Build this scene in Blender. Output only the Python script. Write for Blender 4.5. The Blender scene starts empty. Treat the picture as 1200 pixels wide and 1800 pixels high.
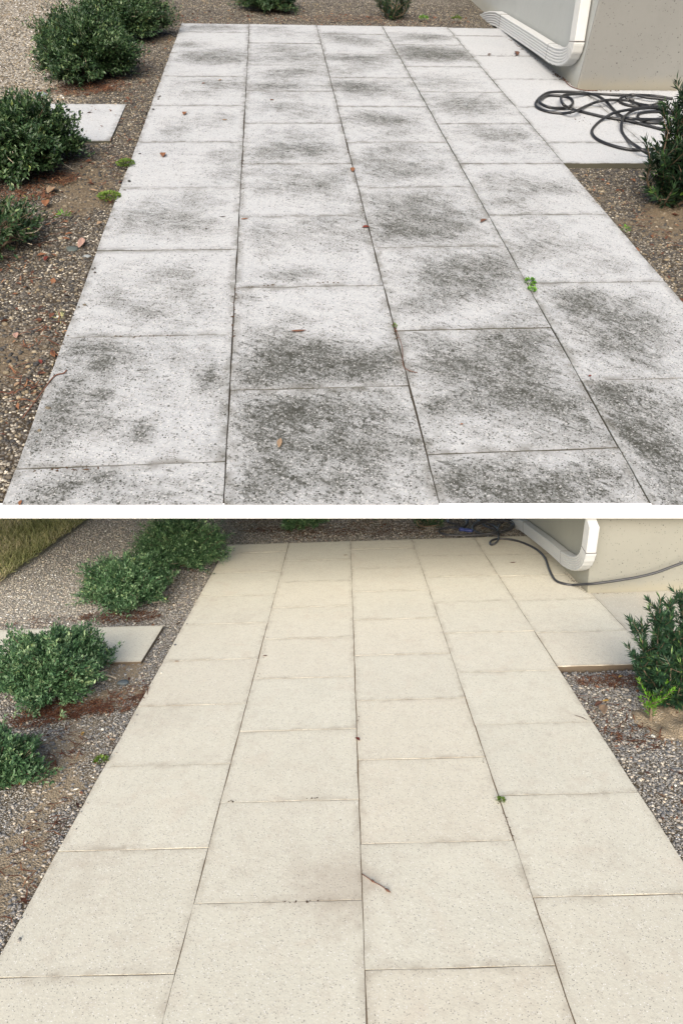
import bpy, bmesh, math, random
import numpy as np
from mathutils import Vector, Matrix

# ------------------------------------------------------------------ camera, sky, sun, exposure
SC = bpy.context.scene
COL = SC.collection
F_PX = 1150.0


def rot3(a, b, c):
    """Axes of a site (columns: right, away, up) in camera space (x right, y down, z forward)."""
    B = np.array([[1, 0, 0], [0, -math.sin(a), -math.cos(a)], [0, math.cos(a), -math.sin(a)]])
    R = np.array([[math.cos(b), -math.sin(b), 0], [math.sin(b), math.cos(b), 0], [0, 0, 1]])
    Y = np.array([[math.cos(c), -math.sin(c), 0], [math.sin(c), math.cos(c), 0], [0, 0, 1]])
    return R @ B @ Y


R_LOW = rot3(0.26247747, -0.03336569, -0.01182698)
R_UP = rot3(0.81757088, 0.03995433, 0.11273066)
H_LOW, X_LOW, W_LOW = math.exp(1.16978581), -1.99029667, 0.50
H_UP, X_UP, W_UP = math.exp(0.78341731), -1.30750772, 1.254
CAM = np.array([0, 0, H_LOW * W_LOW])

cam_d = bpy.data.cameras.new('camera')
cam = bpy.data.objects.new('camera', cam_d)
COL.objects.link(cam)
SC.camera = cam
cam_d.sensor_fit = 'VERTICAL'
cam_d.sensor_height = 36.0
cam_d.lens = F_PX / 1800 * 36.0
cam_d.clip_start = 0.05
cam_d.clip_end = 2000
m = Matrix.Identity(4)
for i in range(3):
    m[i][0] = R_LOW[0][i]
    m[i][1] = -R_LOW[1][i]
    m[i][2] = -R_LOW[2][i]
    m[i][3] = CAM[i]
cam.matrix_world = m

SUN_EL, SUN_AZ = math.radians(24), math.radians(188)      # behind the camera, a little to the left
world = bpy.data.worlds.new('World')
SC.world = world
world.use_nodes = True
wn = world.node_tree
sky = wn.nodes.new('ShaderNodeTexSky')
sky.sky_type = 'NISHITA'
sky.sun_disc = False
sky.sun_elevation = SUN_EL
sky.sun_rotation = SUN_AZ
sky.dust_density = 4.0
sky.air_density = 1.0
sky.ozone_density = 1.0
wn.links.new(sky.outputs[0], wn.nodes['Background'].inputs[0])
wn.nodes['Background'].inputs[1].default_value = 0.15
sd = bpy.data.lights.new('sun', 'SUN')
sd.energy = 3.5
sd.angle = math.radians(62)
sd.color = (1.0, 0.985, 0.96)
sun = bpy.data.objects.new('sun', sd)
COL.objects.link(sun)
sdir = Vector((math.sin(SUN_AZ) * math.cos(SUN_EL), math.cos(SUN_AZ) * math.cos(SUN_EL), math.sin(SUN_EL)))
sun.rotation_euler = sdir.to_track_quat('Z', 'Y').to_euler()
SC.view_settings.view_transform = 'Standard'
SC.view_settings.look = 'None'
SC.view_settings.exposure = 0.27
SC.view_settings.gamma = 1.0

rng = np.random.default_rng(7)
random.seed(7)


# ------------------------------------------------------------------ sites: the lower court and the sloping upper terrace
class Site:
    """Coordinates in slab widths: x right, y away, z up off the paving."""
    def __init__(s, R, H, x0, w, name):
        s.R, s.H, s.x0, s.w, s.name = R, H, x0, w, name
        s.A = R_LOW.T @ R                       # site axes -> world
        M = Matrix.Identity(4)
        o = s.A @ np.array([x0 * w, 0, -H * w]) + CAM
        for i in range(3):
            for j in range(3):
                M[i][j] = s.A[i][j]
            M[i][3] = o[i]
        s.M = M
        s.up = s.A.T @ np.array([0, 0, 1.0])    # true vertical in site axes

    def ray(s, px, py):
        return np.array([(px - 600) / F_PX, (py - 900) / F_PX, 1.0]) @ s.R

    def U(s, px, py, z=0.0):
        d = s.ray(px, py)
        t = (z - s.H) / d[2]
        return np.array([d[0] * t - s.x0, d[1] * t, z])

    def onx(s, px, py, X):
        d = s.ray(px, py)
        t = (X + s.x0) / d[0]
        return np.array([X, d[1] * t, s.H + d[2] * t])

    def pix(s, p):
        c = s.R @ (np.array([p[0] + s.x0, p[1], p[2] - s.H]))
        return c[0] / c[2] * F_PX + 600, c[1] / c[2] * F_PX + 900

    def lift(s, px, py, gy):
        """Point seen at px,py that stands above the paving point of picture row gy."""
        x = px
        for _ in range(6):
            g = s.U(x, gy)
            lo, hi = 0.0, 3.0
            for _ in range(30):
                z = (lo + hi) / 2
                if s.pix((g[0], g[1], z))[1] > py:
                    lo = z
                else:
                    hi = z
            x += px - s.pix((g[0], g[1], lo))[0]
        return np.array([g[0], g[1], lo])


UP = Site(R_UP, H_UP, X_UP, W_UP, 'upper')
LO = Site(R_LOW, H_LOW, X_LOW, W_LOW, 'lower')


# ------------------------------------------------------------------ object helpers
def tag(o, label=None, cat=None, group=None, kind=None):
    if label: o['label'] = label
    if cat: o['category'] = cat
    if group: o['group'] = group
    if kind: o['kind'] = kind
    return o


def place(o, site, org, parent):
    COL.objects.link(o)
    if parent is None:
        o.matrix_world = site.M @ Matrix.Translation(Vector([c * site.w for c in org]))
    else:
        o.parent = parent


def mesh_obj(name, site, org, verts, faces, mats, parent=None, smooth=False, tint=None, midx=None, vattr=None):
    me = bpy.data.meshes.new(name)
    v = (np.asarray(verts, float) - np.asarray(org, float)) * site.w
    if isinstance(faces, np.ndarray):
        n, k = faces.shape
        me.vertices.add(len(v)); me.vertices.foreach_set('co', v.ravel())
        me.loops.add(n * k); me.loops.foreach_set('vertex_index', faces.ravel().astype(np.int32))
        me.polygons.add(n)
        me.polygons.foreach_set('loop_start', np.arange(0, n * k, k, dtype=np.int32))
        me.polygons.foreach_set('loop_total', np.full(n, k, dtype=np.int32))
        me.update(calc_edges=True)
    else:
        me.from_pydata([tuple(p) for p in v], [], faces)
    if not isinstance(mats, (list, tuple)): mats = [mats]
    for mt in mats: me.materials.append(mt)
    if smooth: me.polygons.foreach_set('use_smooth', [True] * len(me.polygons))
    if tint is not None:
        a = me.attributes.new('tint', 'FLOAT', 'FACE')
        a.data.foreach_set('value', np.asarray(tint, np.float32))
    if midx is not None: me.polygons.foreach_set('material_index', np.asarray(midx, np.int32))
    if vattr:
        for k2, arr in vattr.items():
            a = me.attributes.new(k2, 'FLOAT', 'POINT')
            a.data.foreach_set('value', np.asarray(arr, np.float32))
    me.update()
    o = bpy.data.objects.new(name, me)
    place(o, site, org, parent)
    return o


def empty(name, site, org):
    o = bpy.data.objects.new(name, None)
    o.empty_display_size = 0.1
    place(o, site, org, None)
    return o


def box(x0, x1, y0, y1, z0, z1):
    v = [(x, y, z) for z in (z0, z1) for y in (y0, y1) for x in (x0, x1)]
    f = [(0, 2, 3, 1), (4, 5, 7, 6), (0, 1, 5, 4), (2, 6, 7, 3), (0, 4, 6, 2), (1, 3, 7, 5)]
    return v, f


def catmull(P, n=8):
    P = [np.array(p, float) for p in P]
    P = [2 * P[0] - P[1]] + P + [2 * P[-1] - P[-2]]
    out = []
    for i in range(1, len(P) - 2):
        a, b, c, d = P[i - 1], P[i], P[i + 1], P[i + 2]
        for k in range(n):
            t = k / n
            out.append(0.5 * (2 * b + (c - a) * t + (2 * a - 5 * b + 4 * c - d) * t * t + (3 * b - a - 3 * c + d) * t ** 3))
    out.append(P[-2])
    return np.array(out)


def tube(path, r, n=10, V=None, Fc=None, close=True):
    V = [] if V is None else V
    Fc = [] if Fc is None else Fc
    b0 = len(V)
    path = np.asarray(path, float)
    rr = r if hasattr(r, '__len__') else [r] * len(path)
    up = np.array([0.13, 0.07, 1.0])
    for i, p in enumerate(path):
        t = path[min(i + 1, len(path) - 1)] - path[max(i - 1, 0)]
        t = t / (np.linalg.norm(t) + 1e-9)
        s = np.cross(t, up); s /= np.linalg.norm(s) + 1e-9
        u = np.cross(s, t)
        for k in range(n):
            a = 2 * math.pi * k / n
            V.append(tuple(p + rr[i] * (math.cos(a) * s + math.sin(a) * u)))
    for i in range(len(path) - 1):
        for k in range(n):
            a, b = b0 + i * n + k, b0 + i * n + (k + 1) % n
            Fc.append((a, b, b + n, a + n))
    if close:
        Fc.append(tuple(b0 + k for k in range(n))[::-1])
        Fc.append(tuple(b0 + (len(path) - 1) * n + k for k in range(n)))
    return V, Fc


# ------------------------------------------------------------------ materials
class N:
    def __init__(s, name, w=1.0):
        s.m = bpy.data.materials.new(name)
        s.m.use_nodes = True
        s.t = s.m.node_tree
        s.b = s.t.nodes['Principled BSDF']
        s.w = w
        s._co = None

    def n(s, typ, **kw):
        q = s.t.nodes.new(typ)
        for k, v in kw.items():
            setattr(q, k, v)
        return q

    def put(s, sock, v):
        if hasattr(v, 'is_output'):
            s.t.links.new(v, sock)
        elif isinstance(v, tuple) and len(v) == 3 and sock.type == 'RGBA':
            sock.default_value = v + (1,)
        else:
            sock.default_value = v

    def co(s, rnd=True):
        """object coordinates in slab widths, shifted by a random amount per object"""
        if s._co is None:
            tc = s.n('ShaderNodeTexCoord')
            mp = s.n('ShaderNodeVectorMath', operation='SCALE')
            s.put(mp.inputs[0], tc.outputs['Object']); mp.inputs['Scale'].default_value = 1 / s.w
            out = mp.outputs[0]
            if rnd:
                oi = s.n('ShaderNodeObjectInfo')
                sc = s.n('ShaderNodeVectorMath', operation='MULTIPLY')
                s.put(sc.inputs[0], oi.outputs['Random']); sc.inputs[1].default_value = (37, 53, 11)
                ad = s.n('ShaderNodeVectorMath', operation='ADD')
                s.put(ad.inputs[0], out); s.put(ad.inputs[1], sc.outputs[0])
                out = ad.outputs[0]
            s._co = out
        return s._co

    def noise(s, scale, detail=3, rough=0.6, co=None, dist=0.0):
        q = s.n('ShaderNodeTexNoise')
        s.put(q.inputs['Vector'], co if co is not None else s.co())
        q.inputs['Scale'].default_value = scale
        q.inputs['Detail'].default_value = detail
        q.inputs['Roughness'].default_value = rough
        q.inputs['Distortion'].default_value = dist
        return q.outputs[0]

    def vor(s, scale, feature='F1', co=None, out='Distance'):
        q = s.n('ShaderNodeTexVoronoi', feature=feature)
        s.put(q.inputs['Vector'], co if co is not None else s.co())
        q.inputs['Scale'].default_value = scale
        return q.outputs[out]

    def math(s, op, a, b=0.0, c=None):
        q = s.n('ShaderNodeMath', operation=op)
        s.put(q.inputs[0], a); s.put(q.inputs[1], b)
        if c is not None: s.put(q.inputs[2], c)
        return q.outputs[0]

    def step(s, v, lo, hi, a=0.0, b=1.0):
        q = s.n('ShaderNodeMapRange', interpolation_type='SMOOTHSTEP')
        s.put(q.inputs[0], v)
        for i, x in enumerate((lo, hi, a, b)): s.put(q.inputs[i + 1], x)
        return q.outputs[0]

    def lin(s, v, lo, hi, a=0.0, b=1.0):
        q = s.n('ShaderNodeMapRange')
        s.put(q.inputs[0], v)
        for i, x in enumerate((lo, hi, a, b)): s.put(q.inputs[i + 1], x)
        return q.outputs[0]

    def mix(s, f, a, b, mode='MIX'):
        q = s.n('ShaderNodeMix', data_type='RGBA', blend_type=mode)
        s.put(q.inputs[0], f); s.put(q.inputs[6], a); s.put(q.inputs[7], b)
        return q.outputs[2]

    def ramp(s, f, stops):
        q = s.n('ShaderNodeValToRGB')
        s.put(q.inputs[0], f)
        e = q.color_ramp.elements
        while len(e) < len(stops): e.new(0.5)
        for k, (p, c) in zip(e, stops):
            k.position = p; k.color = c + (1,)
        return q.outputs[0]

    def attr(s, name, typ='GEOMETRY'):
        q = s.n('ShaderNodeAttribute', attribute_name=name, attribute_type=typ)
        return q.outputs['Fac']

    def bump(s, h, strength, dist):
        q = s.n('ShaderNodeBump')
        s.put(q.inputs['Height'], h)
        q.inputs['Strength'].default_value = strength
        q.inputs['Distance'].default_value = dist * s.w
        s.put(s.b.inputs['Normal'], q.outputs[0])

    def done(s, col, rough=0.85, spec=0.3):
        s.put(s.b.inputs['Base Color'], col)
        s.put(s.b.inputs['Roughness'], rough)
        s.b.inputs['Specular IOR Level'].default_value = spec
        return s.m


def mat_stained(w):
    q = N('stained_concrete', w)
    co = q.co()
    dirt = q.attr('dirt')
    ang = q.attr('streak', 'OBJECT')
    vr = q.n('ShaderNodeVectorRotate', rotation_type='Z_AXIS')
    q.put(vr.inputs['Vector'], co); q.put(vr.inputs['Angle'], ang)
    st = q.n('ShaderNodeVectorMath', operation='MULTIPLY')
    q.put(st.inputs[0], vr.outputs[0]); st.inputs[1].default_value = (0.30, 1.0, 1.0)
    streak = q.noise(17, 7, 0.7, st.outputs[0], 0.3)
    blot = q.noise(6.5, 8, 0.72)
    fine = q.noise(60, 3, 0.75)
    grain = q.vor(140, out='Color')
    gs = q.n('ShaderNodeSeparateColor'); q.put(gs.inputs[0], grain)
    g = gs.outputs[0]
    # base: pale grey cement with light and dark grains, faint warm/cool drift
    base = q.mix(q.noise(2.3, 2), (0.345, 0.361, 0.382), (0.395, 0.404, 0.414))
    base = q.mix(q.step(g, 0.80, 1.0), base, (0.47, 0.47, 0.475))
    base = q.mix(q.step(q.math('MULTIPLY', q.math('SUBTRACT', 1.0, g), q.noise(28, 2)), 0.46, 0.62), base, (0.25, 0.25, 0.25))
    # thin veil where it is dirty
    d1 = q.math('ADD', q.math('MULTIPLY', dirt, 0.95), q.math('MULTIPLY', q.math('SUBTRACT', streak, 0.5), 0.95))
    d1 = q.math('ADD', d1, q.math('MULTIPLY', q.math('SUBTRACT', blot, 0.5), 1.35))
    veil = q.step(d1, 0.06, 1.1)
    col = q.mix(q.math('MULTIPLY', veil, 0.74), base, (0.095, 0.097, 0.088))
    # dark growth in the pores, denser where dirtier
    d2 = q.math('ADD', d1, q.math('MULTIPLY', q.math('SUBTRACT', fine, 0.5), 3.4))
    pores = q.step(d2, 0.62, 1.25)
    col = q.mix(q.math('MULTIPLY', pores, 0.76), col, (0.04, 0.041, 0.034))
    d3 = q.math('ADD', q.math('MULTIPLY', dirt, 0.6), q.math('MULTIPLY', q.math('SUBTRACT', q.noise(24, 4, 0.7, co), 0.5), 3.4))
    spots = q.step(d3, 0.72, 0.95)
    col = q.mix(q.math('MULTIPLY', spots, 0.85), col, (0.035, 0.036, 0.029))
    st2 = q.n('ShaderNodeVectorMath', operation='MULTIPLY')
    q.put(st2.inputs[0], vr.outputs[0]); st2.inputs[1].default_value = (0.36, 1.0, 1.0)
    sm = q.noise(36, 4, 0.62, st2.outputs[0], 0.2)
    smear = q.step(q.math('ADD', sm, q.math('MULTIPLY', q.math('MAXIMUM', dirt, -0.1), 0.16)), 0.66, 0.76)
    col = q.mix(q.math('MULTIPLY', smear, 0.66), col, (0.045, 0.046, 0.04))
    for sc_, p0, p1, rad in ((70, 0.035, 0.36, .42), (120, 0.05, 0.42, .46), (34, 0.012, 0.20, .30)):
        cc = q.n('ShaderNodeSeparateColor'); q.put(cc.inputs[0], q.vor(sc_, out='Color'))
        thr = q.math('MULTIPLY_ADD', q.math('MAXIMUM', d1, 0.0), p1, p0)
        hit = q.step(q.math('SUBTRACT', thr, cc.outputs[1]), 0.0, 0.05)
        hit = q.math('MULTIPLY', hit, q.step(q.vor(sc_), rad * .6, rad, 1, 0))
        col = q.mix(q.math('MULTIPLY', hit, 0.86), col, (0.028, 0.028, 0.023))
    # clean pale quartz grains survive inside the dirt
    col = q.mix(q.step(g, 0.94, 0.98, 0, 0.6), col, (0.46, 0.46, 0.46))
    # thin dark line hugging the joints
    col = q.mix(q.math('MULTIPLY', q.attr('rim'), q.step(q.noise(9, 3), 0.42, 0.6, 0.15, 0.75)), col, (0.09, 0.085, 0.07))
    col = q.mix(q.step(q.attr('rim'), 0.95, 1.25), col, (0.085, 0.082, 0.062))
    q.bump(q.math('ADD', q.math('MULTIPLY', fine, 0.6), q.math('MULTIPLY', g, 0.4)), 0.5, 0.006)
    return q.done(col, 0.88, 0.3)


def mat_clean(w, tone=(0.682, 0.648, 0.535), tone2=(0.632, 0.605, 0.50), name='clean_concrete'):
    q = N(name, w)
    dirt = q.attr('dirt')
    oi = q.n('ShaderNodeObjectInfo')
    base = q.mix(q.noise(3.0, 4, 0.65), tuple(c * 1.09 for c in tone), tuple(c * .97 for c in tone2))
    base = q.mix(q.step(oi.outputs['Random'], 0.0, 1.0, 0, 0.45), base, (0.69, 0.63, 0.505))
    base = q.mix(q.step(q.math('FRACT', q.math('MULTIPLY', oi.outputs['Random'], 7.3)), 0.2, 1.0, 0, .16), base, (0.56, 0.54, 0.455))
    g = q.n('ShaderNodeSeparateColor'); q.put(g.inputs[0], q.vor(120, out='Color'))
    dist = q.vor(120)
    dot = q.step(dist, 0.30, 0.44, 1, 0)
    base = q.mix(q.math('MULTIPLY', q.step(g.outputs[0], 0.86, 0.9), dot), base, (0.33, 0.31, 0.27))
    base = q.mix(q.math('MULTIPLY', q.step(g.outputs[1], 0.88, 0.92), dot), base, (0.86, 0.83, 0.77))
    g2 = q.n('ShaderNodeSeparateColor'); q.put(g2.inputs[0], q.vor(62, out='Color'))
    dot2 = q.step(q.vor(62), 0.12, 0.26, 1, 0)
    base = q.mix(q.math('MULTIPLY', q.step(g2.outputs[0], 0.84, 0.88), dot2), base, (0.24, 0.215, 0.185))
    base = q.mix(q.step(q.noise(42, 3, 0.7), 0.45, 0.75, 0, 0.38), base, (0.47, 0.43, 0.35))
    base = q.mix(q.step(q.noise(9, 5, 0.7), 0.48, 0.72, 0, 0.30), base, (0.52, 0.45, 0.36))
    base = q.mix(q.step(q.noise(2.2, 4, 0.6, None, 1.2), 0.55, 0.75, 0, 0.22), base, (0.60, 0.49, 0.38))
    st = q.step(q.math('ADD', q.math('MULTIPLY', dirt, 1.0), q.math('MULTIPLY', q.math('SUBTRACT', q.noise(8, 5, 0.7), 0.5), 1.3)), 0.15, 0.9)
    base = q.mix(q.math('MULTIPLY', st, 0.32), base, (0.33, 0.25, 0.19))
    base = q.mix(q.math('MULTIPLY', q.attr('rim'), q.step(q.noise(7, 3), 0.45, 0.65, 0.12, 0.5)), base, (0.27, 0.215, 0.155))
    base = q.mix(q.step(q.attr('rim'), 0.95, 1.25), base, (0.13, 0.10, 0.07))
    q.bump(q.math('ADD', q.noise(60, 3, 0.7), q.math('MULTIPLY', g.outputs[0], 0.4)), 0.3, 0.004)
    return q.done(base, 0.85, 0.3)


def mat_gravel(w, dark, light, soil, name, dens=58):
    q = N(name, w)
    co = q.co(False)
    warp = q.n('ShaderNodeVectorMath', operation='ADD')
    q.put(warp.inputs[0], co)
    sc = q.n('ShaderNodeVectorMath', operation='SCALE'); q.put(sc.inputs[0], q.vor(9, out='Color')); sc.inputs['Scale'].default_value = 0.02
    q.put(warp.inputs[1], sc.outputs[0])
    g = q.n('ShaderNodeSeparateColor'); q.put(g.inputs[0], q.vor(dens, co=warp.outputs[0], out='Color'))
    d = q.vor(dens, co=warp.outputs[0])
    c = q.ramp(g.outputs[0], [(0.0, dark), (0.35, tuple(a * 1.9 for a in dark)), (0.7, tuple((a + b) / 2 for a, b in zip(dark, light))), (0.93, light), (1.0, tuple(min(1, a * 1.7) for a in light))])
    c = q.mix(q.step(d, 0.35, 0.62), c, tuple(a * 0.35 for a in soil))
    soilc = q.mix(q.noise(30, 4, 0.7), tuple(a * 0.6 for a in soil), tuple(a * 1.35 for a in soil))
    c = q.mix(q.step(q.math('ADD', q.noise(1.1, 5, 0.65, co), q.math('MULTIPLY', q.attr('soil'), 0.5)), 0.60, 0.74, 0.0, 0.85), c, soilc)
    c = q.mix(q.math('MULTIPLY', q.attr('pale'), 0.5), c, q.mix(q.step(g.outputs[1], 0.1, 0.9), (0.20, 0.185, 0.16), (0.60, 0.56, 0.49)))
    q.bump(q.math('SUBTRACT', 0.7, d), 0.7, 0.012)
    return q.done(c, 0.9, 0.25)


def mat_pebble(name, stops, w):
    q = N(name, w)
    c = q.ramp(q.attr('tint'), stops)
    c = q.mix(q.noise(60, 2, 0.6, q.co(False)), c, q.mix(0.5, c, (0.02, 0.018, 0.015)))
    return q.done(c, 0.7, 0.4)


def mat_leaf(name, stops, rough=0.42):
    q = N(name)
    c = q.ramp(q.attr('tint'), stops)
    q.b.inputs['Subsurface Weight'].default_value = 0.0
    tr = q.n('ShaderNodeBsdfTranslucent'); q.put(tr.inputs[0], c)
    mx = q.n('ShaderNodeMixShader'); mx.inputs[0].default_value = 0.22
    out = q.t.nodes['Material Output']
    q.t.links.new(q.b.outputs[0], mx.inputs[1]); q.t.links.new(tr.outputs[0], mx.inputs[2]); q.t.links.new(mx.outputs[0], out.inputs[0])
    return q.done(c, rough, 0.45)


def mat_flat(name, col, rough=0.8, spec=0.3, w=1.0, var=0.25, scale=30):
    q = N(name, w)
    c = q.mix(q.noise(scale, 4, 0.65), tuple(a * (1 - var) for a in col), tuple(min(1, a * (1 + var)) for a in col))
    return q.done(c, rough, spec)


def mat_wall(w, tone, pits, name):
    q = N(name, w)
    co = q.co(False)
    c = q.mix(q.noise(1.7, 4, 0.6, co), tuple(a * 0.90 for a in tone), tuple(min(1, a * 1.07) for a in tone))
    c = q.mix(q.step(q.noise(7, 4, 0.7, co), 0.45, 0.8, 0, 0.28), c, tuple(a * 0.72 for a in tone))
    h = q.noise(45, 3, 0.7, co)
    if pits:
        d = q.vor(17, co=co); g = q.n('ShaderNodeSeparateColor'); q.put(g.inputs[0], q.vor(17, co=co, out='Color'))
        big = q.math('MULTIPLY', q.step(d, 0.07, 0.17, 1, 0), q.step(g.outputs[0], 0.72, 0.76))
        d2 = q.vor(40, co=co); g2 = q.n('ShaderNodeSeparateColor'); q.put(g2.inputs[0], q.vor(40, co=co, out='Color'))
        sm = q.math('MULTIPLY', q.step(d2, 0.14, 0.28, 1, 0), q.step(g2.outputs[0], 0.72, 0.76))
        pit = q.math('MAXIMUM', big, q.math('MULTIPLY', sm, 0.7))
        c = q.mix(pit, c, tuple(a * 0.36 for a in tone))
        h = q.math('SUBTRACT', q.math('MULTIPLY', h, 0.3), pit)
    # damp tide mark low down on the concrete
    sx = q.n('ShaderNodeSeparateXYZ'); q.put(sx.inputs[0], co)
    low = q.step(q.math('ADD', sx.outputs[2], q.math('MULTIPLY', q.noise(5, 4, 0.7, co), 0.16)), 0.09, 0.26, 0.35, 0)
    c = q.mix(low, c, (0.33, 0.29, 0.19))
    q.bump(h, 0.45, 0.008)
    return q.done(c, 0.85, 0.3)


M_ST = mat_stained(W_UP)
M_CL = mat_clean(W_LOW)
M_CG = mat_clean(W_LOW, (0.50, 0.48, 0.42), (0.45, 0.44, 0.38), 'grey_concrete')
M_STEPL = mat_clean(W_LOW, (0.70, 0.68, 0.57), (0.64, 0.62, 0.52), 'stepping_concrete')
M_GR_UP = mat_gravel(W_UP, (0.062, 0.057, 0.052), (0.44, 0.40, 0.33), (0.125, 0.096, 0.064), 'gravel_brown')
M_GR_LO = mat_gravel(W_LOW, (0.17, 0.16, 0.143), (0.72, 0.67, 0.58), (0.30, 0.235, 0.155), 'gravel_grey', 74)
PEB_UP = [(p, tuple(min(.8, x * 1.3) for x in c)) for p, c in [(0.0, (0.025, 0.026, 0.028)), (0.3, (0.06, 0.055, 0.05)), (0.55, (0.13, 0.11, 0.08)), (0.75, (0.24, 0.19, 0.12)), (0.92, (0.36, 0.32, 0.25)), (1.0, (0.7, 0.68, 0.62))]]
PEB_LO = [(p, tuple(min(.85, .05 + x * 1.8) for x in c)) for p, c in [(0.0, (0.05, 0.052, 0.055)), (0.3, (0.12, 0.115, 0.11)), (0.55, (0.24, 0.215, 0.18)), (0.75, (0.33, 0.28, 0.21)), (0.92, (0.5, 0.46, 0.40)), (1.0, (0.8, 0.78, 0.73))]]
M_PB_UP = mat_pebble('pebbles_dark', PEB_UP, W_UP)
M_PB_LO = mat_pebble('pebbles_pale', PEB_LO, W_LOW)
M_BUSH = mat_leaf('shrub_leaf', [(0, (0.014, 0.036, 0.014)), (0.45, (0.036, 0.08, 0.030)), (0.8, (0.085, 0.15, 0.06)), (0.96, (0.17, 0.24, 0.12)), (1, (0.24, 0.30, 0.08))])
M_BUSH_L = mat_leaf('shrub_leaf_light', [(0, (0.03, 0.075, 0.03)), (0.45, (0.075, 0.16, 0.068)), (0.8, (0.15, 0.26, 0.12)), (0.96, (0.27, 0.38, 0.20)), (1, (0.30, 0.38, 0.12))])
M_YEW = mat_leaf('yew_needle', [(0, (0.008, 0.022, 0.012)), (0.5, (0.018, 0.045, 0.022)), (0.85, (0.04, 0.085, 0.03)), (1, (0.14, 0.27, 0.05))])
M_YEW_L = mat_leaf('yew_needle_light', [(0, (0.015, 0.038, 0.022)), (0.5, (0.03, 0.075, 0.04)), (0.85, (0.06, 0.13, 0.05)), (1, (0.22, 0.36, 0.10))])
M_WEED = mat_leaf('weed_leaf', [(0, (0.05, 0.15, 0.01)), (0.6, (0.11, 0.28, 0.02)), (1, (0.22, 0.42, 0.05))])
M_MOSS = mat_leaf('moss_leaf', [(0, (0.04, 0.08, 0.01)), (0.6, (0.10, 0.17, 0.02)), (1, (0.2, 0.28, 0.05))], 0.7)
M_GRASS = mat_leaf('grass_blade', [(0, (0.19, 0.21, 0.08)), (0.4, (0.31, 0.33, 0.14)), (0.75, (0.46, 0.42, 0.23)), (1, (0.66, 0.58, 0.38))], 0.7)
M_STRAW = mat_leaf('pine_straw', [(0, (0.05, 0.022, 0.014)), (0.4, (0.13, 0.05, 0.028)), (0.75, (0.24, 0.11, 0.055)), (1, (0.42, 0.27, 0.15))], 0.7)
M_WOOD = mat_flat('twig_bark', (0.16, 0.12, 0.085), 0.85, 0.2)
M_DRYTWIG = mat_flat('dry_twig', (0.42, 0.36, 0.28), 0.85, 0.2)
M_SOIL = mat_flat('bare_soil', (0.11, 0.08, 0.05), 0.95, 0.1, 1.0, 0.5, 12)
M_SOIL_L = mat_flat('pale_soil', (0.17, 0.125, 0.085), 0.95, 0.1, 0.5, 0.5, 14)
M_JOINT = mat_flat('joint_soil', (0.045, 0.038, 0.03), 0.95, 0.1)
M_JOINT_L = mat_flat('joint_sand', (0.20, 0.15, 0.10), 0.95, 0.1, .5, .5, 6)
M_HOSE = mat_flat('black_rubber', (0.013, 0.014, 0.017), 0.38, 0.5, 1.0, 0.3, 9)
M_HOSE_G = mat_flat('grey_rubber', (0.035, 0.036, 0.041), 0.36, 0.5, 0.5, 0.3, 9)
M_BLUE = mat_flat('blue_fitting', (0.03, 0.045, 0.16), 0.4, 0.5)
M_PIPE = mat_flat('white_painted_metal', (0.52, 0.53, 0.525), 0.5, 0.4, 1.0, 0.075, 9)
M_SEAM_SHADE = mat_flat('pipe_seam_mouth_shade', (0.16, 0.15, 0.15), 0.6, 0.3)
M_BEAM = mat_flat('white_painted_edge', (0.86, 0.86, 0.85), 0.6, 0.3, 1.0, 0.03, 3)
M_DECK = mat_flat('terrace_concrete', (0.83, 0.86, 0.89), 0.9, 0.2, 1.0, 0.06, 3)
M_EARTH = mat_flat('earth', (0.09, 0.07, 0.05), 0.95, 0.1, 0.5, 0.4, 6)


# ------------------------------------------------------------------ terrain: lower court
def field_noise(x, y, seed):
    r = np.random.default_rng(seed)
    z = np.zeros_like(x)
    for k in range(14):
        f = 1.2 * 1.35 ** k
        a, p = r.uniform(0, 2 * math.pi, 2)
        z += np.sin((x * math.cos(a) + y * math.sin(a)) * f + p) / f
    return z


def pale_at(site, X, Y):
    x1, y1 = (-0.85, 7.6) if site is UP else (-1.15, 6.3)
    w_ = 0.35 + 0.12 * np.sin(Y * 3.1) + 0.1 * np.sin(Y * 7.3 + X * 5)
    return np.clip((x1 - X) / w_ + .5, 0, 1) * np.clip((Y - y1) / .8 + .5, 0, 1)


def sheet(name, site, xs, ys, zf, mat, soil=None, cuts=()):
    X, Y = np.meshgrid(xs, ys)
    Z = zf(X, Y)
    v = np.stack([X, Y, Z], -1).reshape(-1, 3)
    nx = len(xs)
    i, j = np.meshgrid(np.arange(nx - 1), np.arange(len(ys) - 1))
    a = (j * nx + i).ravel()
    f = np.stack([a, a + 1, a + 1 + nx, a + nx], -1)
    so = soil(X, Y).ravel() if soil else np.zeros(X.size)
    pa = pale_at(site, X, Y).ravel()
    o = mesh_obj(name, site, (0, 0, 0), v, f, mat, smooth=True, vattr={'soil': so, 'pale': pa})
    for co, no in cuts: cut(o, site, co, no)
    return o


def cut(o, site, co, no, fill=False):
    """remove what lies on the side of the plane its normal points to (site coordinates)"""
    org = np.array((o.matrix_world if o.parent is None else o.parent.matrix_world).translation) if False else None
    bm = bmesh.new(); bm.from_mesh(o.data)
    base = np.array(o.get('_org', (0, 0, 0)), float)
    c = Vector((np.array(co, float) - base) * site.w)
    r = bmesh.ops.bisect_plane(bm, geom=bm.verts[:] + bm.edges[:] + bm.faces[:], plane_co=c, plane_no=Vector(no).normalized(), clear_outer=True)
    if fill:
        ed = [e for e in r['geom_cut'] if isinstance(e, bmesh.types.BMEdge)]
        bmesh.ops.contextual_create(bm, geom=ed) if ed else None
    bm.to_mesh(o.data); bm.free()


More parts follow.
